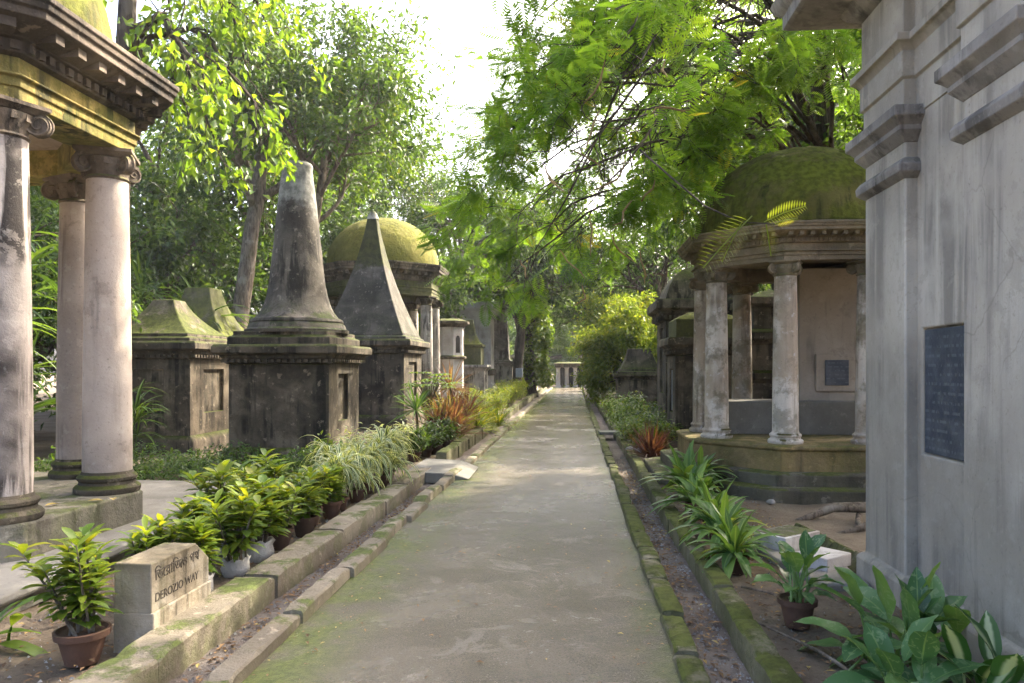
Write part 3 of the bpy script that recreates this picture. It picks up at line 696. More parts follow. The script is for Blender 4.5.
# tombs seen through the columns of the right temple
t = thing('chest_tomb', 'long dark banded tomb seen between the columns of the right temple', 'tomb', (5.2, 17.2, 0))
P = rect((5.2, 17.2), 1.5, 1.0)
b = MB(); b.loft(P, [(.2, 0), (.2, .4), (0, .45), (0, 1.3), (.12, 1.36), (.12, 1.5), (0, 1.54), (0, 2.1), (.15, 2.2), (.15, 2.35), (-.1, 2.42), (-.1, 2.9), (.05, 2.95), (.05, 3.1), (-.5, 3.3)]); b.build('body', m_tomb, t, bev=.02)
b = MB(); b.loft(P, [(.155, 2.36), (.155, 2.38), (-.07, 2.425)], False, False); b.build('ledge', m_tomb_moss, t)
pyramid('obelisk_tomb', 'squat dark obelisk half hidden in shrubs far along the right side', (2.35, 27.5), .8, 1.4, 2.3, (.7, .4), m_tomb, (.1, .15))
# far gate
t = thing('gate_building', 'distant white-columned gateway closing the far end of the path', 'building', (-.25, 62, 0))
b = MB(); b.box((-.25, 63.2, .85), (2.5, 1.6, 1.7)); b.build('wall', m_black, t)  # solid black block, paints the shade between the gate columns
b = MB()
for x in (-1.3, -.6, .1, .8):
    b = MB(); b.lathe([(.24, 0), (.22, .15), (.18, .2), (.16, 1.55), (.24, 1.65)], (x, 62, 0), 16); b.build('column', m_white, t)
b = MB(); b.loft(rect((-.25, 62.6), 1.3, 1.0), [(0, 1.64), (0, 1.85), (.1, 1.9), (.1, 1.98), (-.3, 2.1)]); b.build('entablature', m_tomb, t, bev=.02)

# ------------------------------------------------------------------ small stonework
t = thing('name_stone', 'low whitewashed name stone lettered in Bengali and English at the kerb', 'marker stone', (-2.5, 4.37, 0))
def yz_prism(b, pts, x0, x1):
    n = len(pts); vs_ = [(x1, y, z) for y, z in pts] + [(x0, y, z) for y, z in pts]
    b.add(vs_, [tuple(range(n)), tuple(range(2 * n - 1, n - 1, -1))] + [(i, n + i, n + (i + 1) % n, (i + 1) % n) for i in range(n)])
b = MB(); yz_prism(b, [(4.06, -.05), (4.74, -.05), (4.74, .21), (4.06, .21)], -2.61, -2.37); yz_prism(b, [(4.063, .205), (4.737, .205), (4.737, .36), (4.57, .49), (4.063, .49)], -2.607, -2.385)
b.build('block', m_marker, t, bev=.008)
def text(body, size, x, y, z, par, mat, name='lettering', ext=.0015):
    cu = bpy.data.curves.new(name, 'FONT'); cu.body = body; cu.size = size; cu.extrude = ext
    ob = bpy.data.objects.new(name, cu); col.objects.link(ob)
    dg = bpy.context.evaluated_depsgraph_get(); dg.update()
    me = bpy.data.meshes.new_from_object(ob.evaluated_get(dg)); bpy.data.objects.remove(ob)
    me.materials.clear(); me.materials.append(mat)
    o = bpy.data.objects.new(name, me); col.objects.link(o); o.parent = par
    rl = rootloc(par); o.location = (x - rl[0], y - rl[1], z - rl[2]); o.rotation_euler = (PI / 2, 0, PI / 2)
    return o
text('\u09BF\u09A1\u09C7\u09B0\u09BE\u09BF\u099C\u0993 \u09AA\u09A5', .088, -2.3835, 4.10, .385, t, m_letter)
text('DEROZIO WAY', .071, -2.3835, 4.10, .262, t, m_letter)

b = MB(); b.loft([(1.55, 6.75), (1.76, 5.55), (2.12, 5.55), (2.13, 7.1)], [(0, -.04), (0, .045), (-.01, .055)])
tag(b.build('grave_ledger', m_slab, bev=.008), 'flat grey ledger slab carrying two white blocks by the mausoleum corner', 'grave slab')
t = thing('gravestone', 'low white painted block with greenish inscribed top, farther one on the ledger', 'gravestone', (1.86, 6.75, .055))
b = MB(); b.loft(rect((1.86, 6.75), .25, .16, .70), [(0, .05), (0, .165), (-.004, .17)]); b.build('block', m_white, t, bev=.006)
b = MB(); b.loft(rect((1.86, 6.75), .225, .135, .70), [(0, .168), (0, .174)]); b.build('inscribed_top', m_plinth, t)
b = MB(); b.loft(rect((1.95, 6.08), .17, .14, .72), [(0, .05), (0, .145), (-.006, .15)])
tag(b.build('gravestone', m_white, bev=.004), 'smaller chipped white block, nearer one on the ledger slab', 'gravestone')
for i in range(13):
    s = i / 12; b = MB(); b.box((2.13 + .16 * s + .02 * math.sin(i * 9), 7.35 - 1.32 * s, .03), (.09, .115, .16), .12 + .1 * math.sin(i * 5), .5 * 1)
    tag(b.build('edging_brick', m_kerb_moss, bev=.012), 'mossy edging brick set at a slant in the row behind the white blocks', 'brick', 'slanted bricks of the edging row')
# buttress roots
t = MB()
for pts, r0 in (([(3.5, 8.25, .06), (3.1, 8.2, .13), (2.75, 8.22, .12), (2.45, 8.05, .05), (2.2, 8.0, -.03)], .06), ([(3.5, 7.9, .03), (3.1, 7.72, .10), (2.85, 7.55, .07), (2.6, 7.5, .0), (2.45, 7.52, -.05)], .05), ([(3.0, 8.2, .05), (2.9, 7.95, .02), (2.82, 7.6, .03)], .03)):
    t.tube(pts, [r0, r0 * .95, r0 * .85, r0 * .6, r0 * .3][:len(pts)], 8)
tag(t.build('tree_root', m_bark, sharp=180), 'gnarled surface root snaking over bare earth in front of the right temple', 'root')
for i, (x, y, r, lb) in enumerate(((1.02, 13.9, .07, 'pale rounded stone on the kerb by the red cordyline'), (1.2, 14.3, .09, 'pale bluish stone at the near end of the right shrubs'), (1.28, 15.0, .07, 'small pale stone half under the right shrubs'), (-5.9, 12.6, .16, 'whitish rock at the foot of the dark tombs beside the round obelisk'), (2.3, 9.0, .05, 'small stone lying before the right temple steps'))):
    b = MB(); b.lathe([(.01, -.3 * r), (r, 0), (r * .95, r * .4), (r * .6, r * .75), (.02, r * .85)], (x, y, .02 if i else .1), 9, wob=.08); tag(b.build('stone', m_rock, sharp=60), lb, 'stone')

# ------------------------------------------------------------------ pots and plants
def pot(par, r=.11, h=.19, mat=None, z=0.0):
    b = MB(); b.lathe([(r * .68, 0), (r * .97, h * .80), (r * 1.12, h * .80), (r * 1.14, h * .99), (r * 1.02, h), (r * .92, h * .9), (r * .3, h * .86)], (0, 0, z), 22); return b.build('pot', mat or m_terra, par)
def bag(par, r=.095, h=.15):
    b = MB(); n = 18; vs_ = []
    for k, (rr, z) in enumerate(((.7, 0), (1.02, .15), (1.06, .5), (.95, .8), (1.08, 1.0), (.98, .97), (.8, .8))):
        for i in range(n):
            a = 2 * PI * i / n; q = 1 + .07 * math.sin(i * 3.7 + k) + .05 * math.sin(i * 8.1 - k * 2)
            vs_.append((rr * r * q * math.cos(a), rr * r * q * math.sin(a), h * z * (1 + .08 * math.sin(i * 2.3))))
    b.add(vs_, [(k * n + i, k * n + (i + 1) % n, (k + 1) * n + (i + 1) % n, (k + 1) * n + i) for k in range(6) for i in range(n)] + [tuple(range(6 * n, 7 * n))])
    return b.build('bag', m_bag, par, sharp=180)
def rdir(rg, el, spread=.2):
    a = rg.uniform(0, 2 * PI); e = el + rg.normal(0, spread)
    return np.array([math.cos(a) * math.cos(e), math.sin(a) * math.cos(e), math.sin(e)])
def f_croton(par, rg, z0=.16, H=.5, stems=6, leaf=.15, mat=None, W=.36, name='foliage', tb=(.3, 1.0), whorl=13):
    b = MB(); st = MB()
    for k in range(stems):
        d = rdir(rg, 1.25, .16); L = H * rg.uniform(.5, 1.0); p = np.array([rg.normal(0, .03), rg.normal(0, .03), z0 - .03]); pts = [p]
        for j in range(4):
            d = norm(d + rg.normal(0, .12, 3) + np.array([0, 0, .12])); p = p + d * L / 4; pts.append(p)
        st.tube(pts, [.009, .008, .007, .005, .003], 5)
        ph = rg.uniform(0, 6)
        for j in range(int(whorl * L / .3) + 6):
            s = 1 - (j / (int(whorl * L / .3) + 6)) ** 1.1 * .75
            q = pts[min(3, int(s * 4))] + (pts[min(4, int(s * 4) + 1)] - pts[min(3, int(s * 4))]) * (s * 4 - min(3, int(s * 4)))
            a = ph + j * 2.4; el = .15 + .9 * (s - .4) + rg.normal(0, .15)
            b.blade(q, (math.cos(a) * math.cos(el), math.sin(a) * math.cos(el), math.sin(el)), leaf * rg.uniform(.7, 1.15), leaf * W * rg.uniform(.8, 1.1), .7, 4, .25, .5, float(np.clip(rg.uniform(*tb) * .75 + .25 * s, 0, 1)))
    f = b.build(name, mat or m_croton, par); st.build('stem', m_bark, par)
    return f
def f_strap(par, rg, z0=.16, n=55, L=.42, W=.022, mat=None, el=(.5, 1.4), bend=(1.2, 2.4), nseg=7, fold=.4, peak=.3, crowns=1, sp=.05, tb=(0, 1), lift=0.0):
    b = MB()
    for c in range(crowns):
        ox, oy = (rg.normal(0, sp), rg.normal(0, sp)) if crowns > 1 else (0, 0); zz = z0 + (rg.uniform(0, lift) if lift else 0)
        for k in range(n // crowns):
            a = rg.uniform(0, 2 * PI); e = rg.uniform(*el)
            b.blade((ox + .015 * math.cos(a), oy + .015 * math.sin(a), zz), (math.cos(a) * math.cos(e), math.sin(a) * math.cos(e), math.sin(e)), L * rg.uniform(.6, 1.15), W * rg.uniform(.8, 1.2), rg.uniform(*bend), nseg, fold, peak, rg.uniform(*tb))
        if lift: b.tube([(ox * .3, oy * .3, z0 - .05), (ox, oy, zz)], .008, 5)
    return b.build('foliage', mat, par)
def f_broad(par, rg, z0=.1, n=16, L=.32, W=.15, H=.45, mat=None, el=(.2, 1.3), spread=.06):
    b = MB()
    for k in range(n):
        a = k * 2.4 + rg.normal(0, .25); s = k / n; e = el[0] + (el[1] - el[0]) * (1 - (1 - s) ** 1.2) + rg.normal(0, .08); e2 = min(1.45, e + .45)
        base = np.array([rg.normal(0, spread), rg.normal(0, spread), z0]); d = np.array([math.cos(a) * math.cos(e2), math.sin(a) * math.cos(e2), math.sin(e2)])
        pl = H * rg.uniform(.5, .9) * (.5 + .5 * s); p1 = base + d * pl * .5; d2 = np.array([math.cos(a) * math.cos(e), math.sin(a) * math.cos(e), math.sin(e)]); p2 = p1 + norm(d + d2) * pl * .5
        b.tube([base, p1, p2], [.011, .008, .006], 5, .4)
        b.blade(p2, d2, L * rg.uniform(.75, 1.15), W * rg.uniform(.8, 1.1), .9, 8, .22, .42, rg.uniform(0, 1), rg.normal(0, .25), .05)
    return b.build('foliage', mat, par)
def f_shrub(par, rg, H=.6, rad=.4, n=900, leaf=.06, mat=None, W=.45, z0=0.0, stems=9, tb=(.1, 1), name='foliage', lowfill=.25):
    b = MB(); st = MB(); tips = []
    for k in range(stems):
        a = rg.uniform(0, 2 * PI); q = math.sqrt(rg.uniform(0, 1)) * rad
        tip = np.array([q * math.cos(a), q * math.sin(a), z0 + H * (1 - .45 * (q / rad) ** 2) * rg.uniform(.75, 1.0)]); p0 = np.array([q * .25 * math.cos(a), q * .25 * math.sin(a), z0 - .02])
        pts = [p0 + (tip - p0) * s + rg.normal(0, .02, 3) * (s > 0) for s in (0, .35, .7, 1)]; st.tube(pts, [.012, .009, .006, .003], 4); tips.append(pts)
    for k in range(n):
        pts = tips[rg.integers(len(tips))]; s = rg.uniform(lowfill, 1) * 3; i = min(2, int(s)); q = pts[i] + (pts[i + 1] - pts[i]) * (s - i) + rg.normal(0, rad * .17, 3) * np.array([1, 1, .7])
        q[2] = max(q[2], z0 + .02)
        b.blade(q, rdir(rg, .25, .4), leaf * rg.uniform(.7, 1.3), leaf * W, .6, 2, .3, .5, rg.uniform(*tb))
    f = b.build(name, mat, par); st.build('stem', m_bark, par); return f

# near croton in a terracotta pot beside the name stone
t = thing('potted_croton', 'bushy yellow-flecked croton in terracotta pot before the name stone', 'potted plant', (0, 0, 0))
pot(t, .125, .18); f_croton(t, np.random.default_rng(1), .17, .62, 11, .14); t.location = (-2.67, 3.88, 0)
# croton row
def mk_croton(seed, H, kind, lab, loc, st=7, leaf=.16):
    H *= .86; t = thing('potted_croton', lab, 'potted plant', (0, 0, 0), 'crotons in the left row')
    (pot if kind == 'pot' else bag)(t); f_croton(t, np.random.default_rng(seed), .15, H, st + 3, leaf); t.location = loc; return t
ordw = ['first', 'second', 'third', 'fourth', 'fifth', 'sixth', 'seventh', 'eighth', 'ninth', 'tenth', 'eleventh', 'twelfth']
c0 = mk_croton(11, .52, 'bag', 'green-yellow croton in white bag, first bag past the name stone', (-2.62, 5.05, 0))
c1 = mk_croton(12, .62, 'bag', 'green-yellow croton in white bag, second bag past the name stone', (-2.58, 5.55, 0))
dup(c0, (-2.60, 6.0, 0), 2.1, 1.25, 'green-yellow croton in white bag, third bag past the name stone')
p0 = mk_croton(13, .60, 'pot', 'green croton in terracotta pot just past the third white bag', (-2.60, 6.45, 0))
p1 = mk_croton(14, .5, 'pot', 'green croton in terracotta pot, third pot before the spider plants', (-2.56, 6.95, 0))
dup(p0, (-2.66, 7.4, 0), 1.3, .98, 'green croton in terracotta pot, second pot before the spider plants')
dup(p1, (-2.58, 7.8, 0), 3.3, 1.0, 'green croton in terracotta pot, last before the spider plants')
for i, (x, y, src, sc, lb) in enumerate(((-2.92, 5.0, c1, .85, 'yellowish croton peeking over the top of the name stone'), (-2.95, 5.65, c0, 1.1, 'croton in the back row behind the first white bag'), (-2.98, 6.2, c1, 1.15, 'croton in the back row behind the third white bag'), (-3.0, 6.75, p0, 1.15, 'croton in the back row behind the first terracotta pot'), (-3.05, 7.3, p1, 1.3, 'croton in the back row nearest the ground cover bed'))):
    dup(src, (x, y, 0), i * 1.7 + .5, sc, lb)
# spider plants
def mk_strap(name, lab, cat, seed, group, withpot=True, **k):
    t = thing(name, lab, cat, (0, 0, 0), group)
    if withpot: pot(t, .10, .16)
    f_strap(t, np.random.default_rng(seed), **k); return t
s0 = mk_strap('spider_plant', 'cream-striped arching spider plant, nearest one after the crotons', 'potted plant', 21, 'spider plants in the left row', z0=.2, n=120, L=.46, W=.032, mat=m_spider, crowns=4, sp=.07, lift=.3, el=(.4, 1.4), bend=(2.2, 3.6))
s0.location = (-2.62, 8.2, 0)
s1 = mk_strap('spider_plant', 'cream-striped spider plant, second one after the crotons', 'potted plant', 22, 'spider plants in the left row', z0=.2, n=130, L=.46, W=.032, mat=m_spider, crowns=5, sp=.08, lift=.45, el=(.4, 1.4), bend=(2.2, 3.6))
s1.location = (-2.58, 8.75, 0)
for i, (y, src) in enumerate(((9.3, s0), (9.85, s1), (10.35, s0))):
    dup(src, (-2.62 + .05 * (i % 2), y, 0), i + 1.1, 1.02 + .06 * i, 'cream-striped spider plant, %s one after the crotons' % ['third', 'fourth', 'last'][i])
dup(s1, (-3.0, 9.0, 0), 2.2, 1.05, 'cream-striped spider plant standing behind the front row by the round obelisk')
# row past the slab
def mk_shrub(name, lab, cat, seed, group=None, withpot=False, **k):
    t = thing(name, lab, cat, (0, 0, 0), group)
    if withpot: pot(t, .11, .17)
    f_shrub(t, np.random.default_rng(seed), **k); return t
d0 = mk_shrub('potted_shrub', 'dark green leafy pot plant, nearest the slab bridge', 'potted plant', 31, 'dark green pot plants by the slab', True, H=.5, rad=.28, n=420, leaf=.10, mat=m_leaf_dark, z0=.15)
d0.location = (-2.72, 12.6, 0)
for i, (x, y) in enumerate(((-2.62, 13.15), (-2.55, 13.7), (-2.5, 14.3))):
    dup(d0, (x, y, 0), i * 2 + 1, 1.0 + .05 * i, 'dark green leafy pot plant, %s from the slab bridge' % ordw[i + 1])
gsh = mk_shrub('shrub', 'pale variegated leafy shrub at the foot of the round obelisk', 'shrub', 33, 'leafy shrubs before the obelisk', H=.75, rad=.5, n=900, leaf=.11, mat=m_spider, W=.3)
gsh.location = (-3.25, 11.6, 0)
dup(gsh, (-3.2, 12.8, 0), 1.4, 1.05, 'pale variegated leafy shrub behind the dark green pot plants')
lsh = mk_shrub('shrub', 'light green leafy shrub between round obelisk and spider plants', 'shrub', 34, 'leafy shrubs before the obelisk', H=.6, rad=.5, n=800, leaf=.10, mat=m_leaf_bright)
lsh.location = (-3.4, 10.4, 0)
x = mk_strap('dracaena', 'green spiky dracaena beside the umbrella-leaved plant', 'plant', 41, None, False, z0=.75, n=50, L=.65, W=.035, mat=m_lily, el=(-.4, 1.3), bend=(.2, .7)); x.location = (-3.15, 14.8, 0)
b = MB(); b.tube([(0, 0, 0), (.03, 0, .4), (0, .02, .78)], [.04, .03, .025], 8); o = b.build('stem', m_bark); o.parent = x
t = thing('umbrella_leaf_plant', 'tall plant with umbrella-like light green leaves before the grey pyramid obelisk', 'plant', (0, 0, 0))
b = MB(); st = MB(); rg = np.random.default_rng(43)
for k in range(26):
    a = k * 2.4; q = .12 + .5 * (k / 26) ** .7; tip = np.array([q * math.cos(a), q * math.sin(a), 1.5 - .5 * q + rg.normal(0, .08)])
    st.tube([(0, 0, .8), (tip[0] * .5, tip[1] * .5, 1.25), tip], [.012, .008, .005], 4)
    for j in range(8):
        w_ = j * PI / 4; b.blade(tip, (math.cos(w_), math.sin(w_), .05), .19, .06, .8, 3, .2, .5, rg.uniform(.4, 1))
st.tube([(0, 0, 0), (.02, .02, .5), (0, 0, .9)], [.035, .03, .02], 7)
b.build('foliage', m_leaf_bright, t); st.build('stem', m_bark, t); t.location = (-3.05, 15.7, 0)
x = mk_strap('cordyline', 'tall orange-pink spiky cordyline against the pale turret', 'plant', 44, None, False, z0=1.15, n=60, L=.75, W=.04, mat=m_orange, el=(-.5, 1.4), bend=(.1, .5)); x.location = (-2.75, 16.6, 0)
b = MB(); b.tube([(0, 0, 0), (.04, .02, .6), (0, 0, 1.2)], [.03, .025, .02], 7); o = b.build('stem', m_bark); o.parent = x
x = mk_strap('cordyline', 'low pink-red cordyline clump beside the yellow fern', 'plant', 45, None, False, z0=.1, n=300, L=.85, W=.035, mat=m_orange, el=(.3, 1.45), bend=(.3, 1.0), crowns=4, sp=.16, lift=.35); x.location = (-2.55, 15.4, 0)
x = mk_strap('cordyline', 'reddish bronze cordyline behind the pink clump', 'plant', 46, None, False, z0=.1, n=200, L=.8, W=.035, mat=m_red, el=(.3, 1.45), bend=(.3, 1.0), crowns=4, sp=.2, lift=.6, tb=(.3, 1)); x.location = (-2.75, 17.3, 0)
x = mk_shrub('purple_plant', 'dark purple-leaved plant with crimson leaves beneath the cordylines', 'plant', 47, H=.75, rad=.2, n=160, leaf=.17, mat=m_purple, W=.5); x.location = (-2.75, 14.9, 0)
x = mk_shrub('croton_shrub', 'bright yellow-leaved croton between pink cordyline and turret', 'plant', 48, H=1.0, rad=.55, n=700, leaf=.14, mat=m_fern, W=.4); x.location = (-2.8, 16.2, 0)
fe = mk_strap('fern', 'yellow-green feathery fern clump, nearer one by the mossy kerb', 'fern', 49, 'yellow-green ferns by the kerb', False, z0=.05, n=420, L=.75, W=.035, mat=m_fern, el=(.4, 1.4), bend=(.9, 1.9), crowns=6, sp=.28)
fe.location = (-2.6, 18.2, 0); dup(fe, (-2.62, 19.6, 0), 1, 1.1, 'yellow-green feathery fern clump, farther one by the mossy kerb')
sh1 = mk_shrub('shrub', 'small blue-green shrub beyond the ferns on the left bed', 'shrub', 51, 'left bed shrubs', H=.95, rad=.6, n=1200, leaf=.09, mat=m_leaf_bush)
sh1.location = (-2.9, 22, 0)
lft = [(-2.65, 21.2, .8, 'low shrub just past the yellow ferns at the left kerb'), (-3.2, 23.6, 1.15, 'taller shrub behind the kerb before the turret'), (-2.7, 25.0, .9, 'round shrub on the left kerb level with the turret'), (-2.85, 27.6, 1.1, 'bushy shrub on the left kerb before the mossy roofed tomb'), (-2.7, 30.5, 1.1, 'shrub at left kerb beside the mossy roofed tomb'), (-2.9, 34, 1.3, 'shrub at left kerb past the mossy roofed tomb'), (-2.7, 38, 1.2, 'farthest shrub on the left kerb near the dark trunk')]
for i, (x, y, s, lb) in enumerate(lft): dup(sh1, (x, y, 0), i * 1.3, s, lb)
# ground cover bed
b = MB(); rg = np.random.default_rng(60)
for k in range(9000):
    x, y = rg.uniform(-8, -3.75), rg.uniform(9.3, 11.7); h = .22 + .25 * abs(math.sin(x * 2.1) * math.sin(y * 2.7))
    b.blade((x, y, rg.uniform(.01, h)), rdir(rg, .4, .35), rg.uniform(.05, .10), .035, .6, 2, .3, .5, rg.uniform(0, .9))
tag(b.build('ground_cover', m_leaf_tree), kind='stuff')
# broad leaf at left edge
t = thing('broadleaf_plant', 'plant with long light green leaves reaching in at the left picture edge', 'plant', (0, 0, 0)); f_broad(t, np.random.default_rng(0), .02, 10, .36, .085, .2, m_leaf_bright, (.05, 1.0)); t.location = (-3.36, 3.95, 0)

# right bed: lilies
l0 = mk_strap('lily_plant', 'green strap-leaved lily in pot, nearest the white grave blocks', 'potted plant', 61, 'potted lilies on the right bed', z0=.16, n=48, L=.42, W=.068, mat=m_lily, el=(.1, 1.35), bend=(.9, 1.8), crowns=2, sp=.04, nseg=7, peak=.45, fold=.25)
l0.location = (1.25, 5.95, 0); l0.scale = (.92, .92, .92)
l1 = mk_strap('lily_plant', 'green strap-leaved lily, second from the white grave blocks', 'potted plant', 62, 'potted lilies on the right bed', z0=.16, n=56, L=.46, W=.07, mat=m_lily, el=(.1, 1.35), bend=(.9, 1.8), crowns=2, sp=.04, nseg=7, peak=.45, fold=.25)
l1.location = (1.28, 6.6, 0)
for i, (x, y, s, src) in enumerate(((1.34, 7.3, 1.0, l0), (1.3, 8.1, 1.08, l1), (1.36, 9.2, 1.2, l0), (1.62, 9.9, 1.1, l1))):
    dup(src, (x, y, 0), i * 1.9 + .6, s, 'green strap-leaved lily, %s' % ['third from the white grave blocks', 'fourth from the white grave blocks', 'by the kerb just before the red cordyline', 'closest to the right temple steps'][i])
x = mk_strap('cordyline', 'red grassy cordyline at the right kerb beyond the lilies', 'plant', 63, None, False, z0=.05, n=220, L=.62, W=.024, mat=m_red, el=(.3, 1.5), bend=(.3, 1.0), crowns=2, sp=.05, tb=(0, .7)); x.location = (1.32, 12.9, 0)
r0 = mk_shrub('shrub', 'low light green shrub on the right bed, first past the red cordyline', 'shrub', 64, 'right bed shrubs', H=.72, rad=.55, n=1300, leaf=.11, mat=m_leaf_bright, W=.5)
r0.location = (1.45, 14.6, 0)
r1 = mk_shrub('shrub', 'pale green shrub on the right bed before the dark pedestal tomb', 'shrub', 65, 'right bed shrubs', H=.75, rad=.6, n=1300, leaf=.11, mat=m_leaf_tree, W=.45)
r1.location = (1.5, 15.9, 0)
rgt = [(1.45, 17.2, .95, r0, 'green shrub on the right bed level with the stepping slab'), (1.6, 18.6, 1.1, r1, 'pale shrub just past the stepping slab'), (1.4, 20.0, 1.0, r0, 'shrub beside the right kerb before the dome roofed tomb'), (1.75, 21.5, 1.15, r1, 'pale shrub between dome roofed tomb and right kerb'), (1.45, 23.2, 1.1, r0, 'far shrub on the right bed before the leafy bush'), (1.6, 25.2, 1.2, r1, 'farthest pale shrub on the right bed')]
for i, (x, y, s, src, lb) in enumerate(rgt): dup(src, (x, y, 0), i * 1.1, s, lb)
# big leaved plants near the camera on the right
t = thing('potted_dumb_cane', 'mottled dumb cane in terracotta pot in front of the white grave blocks', 'potted plant', (0, 0, 0)); pot(t, .12, .2); f_broad(t, np.random.default_rng(71), .18, 20, .25, .115, .36, m_dieff, (.1, 1.3), .04); t.location = (1.38, 4.78, 0); t.scale = (.88, .88, .88)
t = thing('dumb_cane', 'large mottled dumb cane with broad leaves at the mausoleum foot', 'plant', (0, 0, 0)); f_broad(t, np.random.default_rng(72), .0, 34, .36, .155, .46, m_dieff, (.1, 1.35), .12); t.location = (1.74, 4.12, 0); t.scale = (.9, .9, .88)
t = thing('dumb_cane', 'low dumb cane with white-centred leaves in the bottom right corner', 'plant', (0, 0, 0)); f_broad(t, np.random.default_rng(75), .0, 16, .30, .12, .26, m_dieff_w, (.2, 1.35), .06); t.location = (1.93, 3.62, 0)
t = thing('dumb_cane', 'mottled dumb cane nearest the camera at the bottom picture edge', 'plant', (0, 0, 0)); f_broad(t, np.random.default_rng(74), .0, 16, .30, .13, .26, m_dieff, (.1, 1.2), .07); t.location = (1.55, 3.62, 0)
# leaf litter and twigs
b = MB(); rg = np.random.default_rng(80)
for k in range(5200):
    z = rg.integers(0, 6)
    if z == 0: x, y, h = rg.uniform(-1.65, .5), rg.uniform(2.5, 16), .006
    elif z == 1: x, y, h = rg.uniform(-2.1, -1.88), rg.uniform(2.5, 10), -.05
    elif z == 2: x, y, h = rg.uniform(.7, .92), rg.uniform(2.5, 12), -.05
    elif z == 3: x, y, h = rg.uniform(-3.4, -2.42), rg.uniform(3, 9), .03
    else: x, y, h = rg.uniform(1.15, 2.1), rg.uniform(3, 13), .03
    if z == 0 and rg.uniform() < .8: x = rg.choice([rg.uniform(-1.65, -1.3), rg.uniform(.3, .52)])
    L = rg.uniform(.02, .055) if z else rg.uniform(.008, .03)
    b.blade((x, y, h), rdir(rg, .1, .15), L, L * .5, .3, 2, .4, .5, rg.uniform(0, 1))
tag(b.build('leaf_litter', m_dead), kind='stuff')
b = MB()
for k in range(4200):
    z = k % 5
    if z == 0: x, y, h = rg.uniform(-2.12, -1.86), rg.uniform(2.3, 11), -.062
    elif z in (1, 2): x, y, h = rg.uniform(.69, .95), rg.uniform(2.3, 14), -.062
    elif z == 3: x, y, h = rg.uniform(-3.45, -2.4), rg.uniform(2.8, 9), .006
    else: x, y, h = rg.uniform(1.12, 2.3), rg.uniform(2.8, 13), .006
    r = rg.uniform(.004, .013) * (1.6 if rg.uniform() < .1 else 1); q = rg.uniform(.6, 1.3, 6); a0 = rg.uniform(0, 6)
    b.add([(x + r * q[i] * math.cos(a0 + i * 2.1), y + r * q[i] * math.sin(a0 + i * 2.1), h - .002) for i in range(3)] + [(x, y, h + r * q[3])], [(0, 1, 3), (1, 2, 3), (2, 0, 3)])
tag(b.build('gravel', m_rock, smooth=False), kind='stuff')
b = MB()
for k in range(140):
    x, y = rg.uniform(-1.6, .5), 2.6 + 14 * rg.uniform() ** 1.6; L = rg.uniform(.02, .05); b.blade((x, y, .008), rdir(rg, .12, .12), L, L * .5, .4, 2, .45, .5, rg.uniform(.2, 1))
tag(b.build('fallen_leaves', m_dead), kind='stuff')
for i, (p, q, r, lb) in enumerate((((1.45, 3.9, .03), (1.12, 4.75, .03), .012, 'fallen pale stick on the earth by the near dumb cane'), ((1.2, 5.5, .03), (1.5, 5.0, .04), .01, 'thin dark twig on the earth before the nearest lily pot'))):
    b = MB(); p = np.array(p); q = np.array(q); b.tube([p, p + (q - p) * .4 + np.array([.03, .02, .01]), q], [r, r * .9, r * .5], 6); tag(b.build('fallen_stick', m_bark), lb, 'stick')
b = MB()
for x, y, a in ((-4.15, 6.1, .3), (-4.35, 5.85, 1.2), (-3.95, 6.15, 2.2)):
    b.blade((x, y, .463), (math.cos(a), math.sin(a), .1), .12, .06, .3, 3, .3, .5, .97)
tag(b.build('fallen_leaf', m_dead), 'few yellow fallen leaves lying on the near left temple plinth', 'leaves', kind='stuff')

# ------------------------------------------------------------------ trees
def raw_mesh(name, V, Fq, tint, mat, parent):
    me = bpy.data.meshes.new(name)
    V = np.asarray(V, np.float32) - np.array(rootloc(parent), np.float32); k = Fq.shape[1]
    me.vertices.add(len(V)); me.vertices.foreach_set('co', V.ravel())
    me.loops.add(Fq.size); me.loops.foreach_set('vertex_index', Fq.ravel().astype(np.int32))
    me.polygons.add(len(Fq)); me.polygons.foreach_set('loop_start', np.arange(0, Fq.size, k, dtype=np.int32))
    me.update(calc_edges=True)
    a = me.attributes.new('tint', 'FLOAT', 'FACE'); a.data.foreach_set('value', np.asarray(tint, np.float32))
    return finish(me, name, mat, parent, smooth=False)
def leaf_arrays(P, D, Nn, L, W, fold=.25):
    D = norm(D); S = norm(np.cross(D, Nn)); U = np.cross(S, D); L = L[:, None]; W = W[:, None]
    a = P; b_ = P + D * L * .45 - S * W * .5 + U * W * fold; c = P + D * L - U * L * .12; d = P + D * L * .45 + S * W * .5 + U * W * fold
    V = np.stack([a, b_, c, d], 1).reshape(-1, 3); i = np.arange(len(P))[:, None] * 4
    Fq = np.concatenate([i + np.array([[0, 2, 1]]), i + np.array([[0, 3, 2]])], 1).reshape(-1, 3)
    return V, Fq
def grow(rg, tubes, twigs, p, d, L, r, lev, cfg):
    n = 5 if lev < 2 else 4
    pts = [np.array(p, float)]; d = norm(d)
    for i in range(n):
        d = norm(d + rg.normal(0, cfg['wob'], 3) + np.array([0, 0, cfg['up'][min(lev, len(cfg['up']) - 1)]])); pts.append(pts[-1] + d * L / n)
    rad = [r * (1 - .45 * i / n) for i in range(n + 1)]
    tubes.append((pts, rad, lev))
    if lev >= cfg['max']: twigs.append(np.array(pts)); return
    spawn(rg, tubes, twigs, pts, rad, L, lev, cfg)
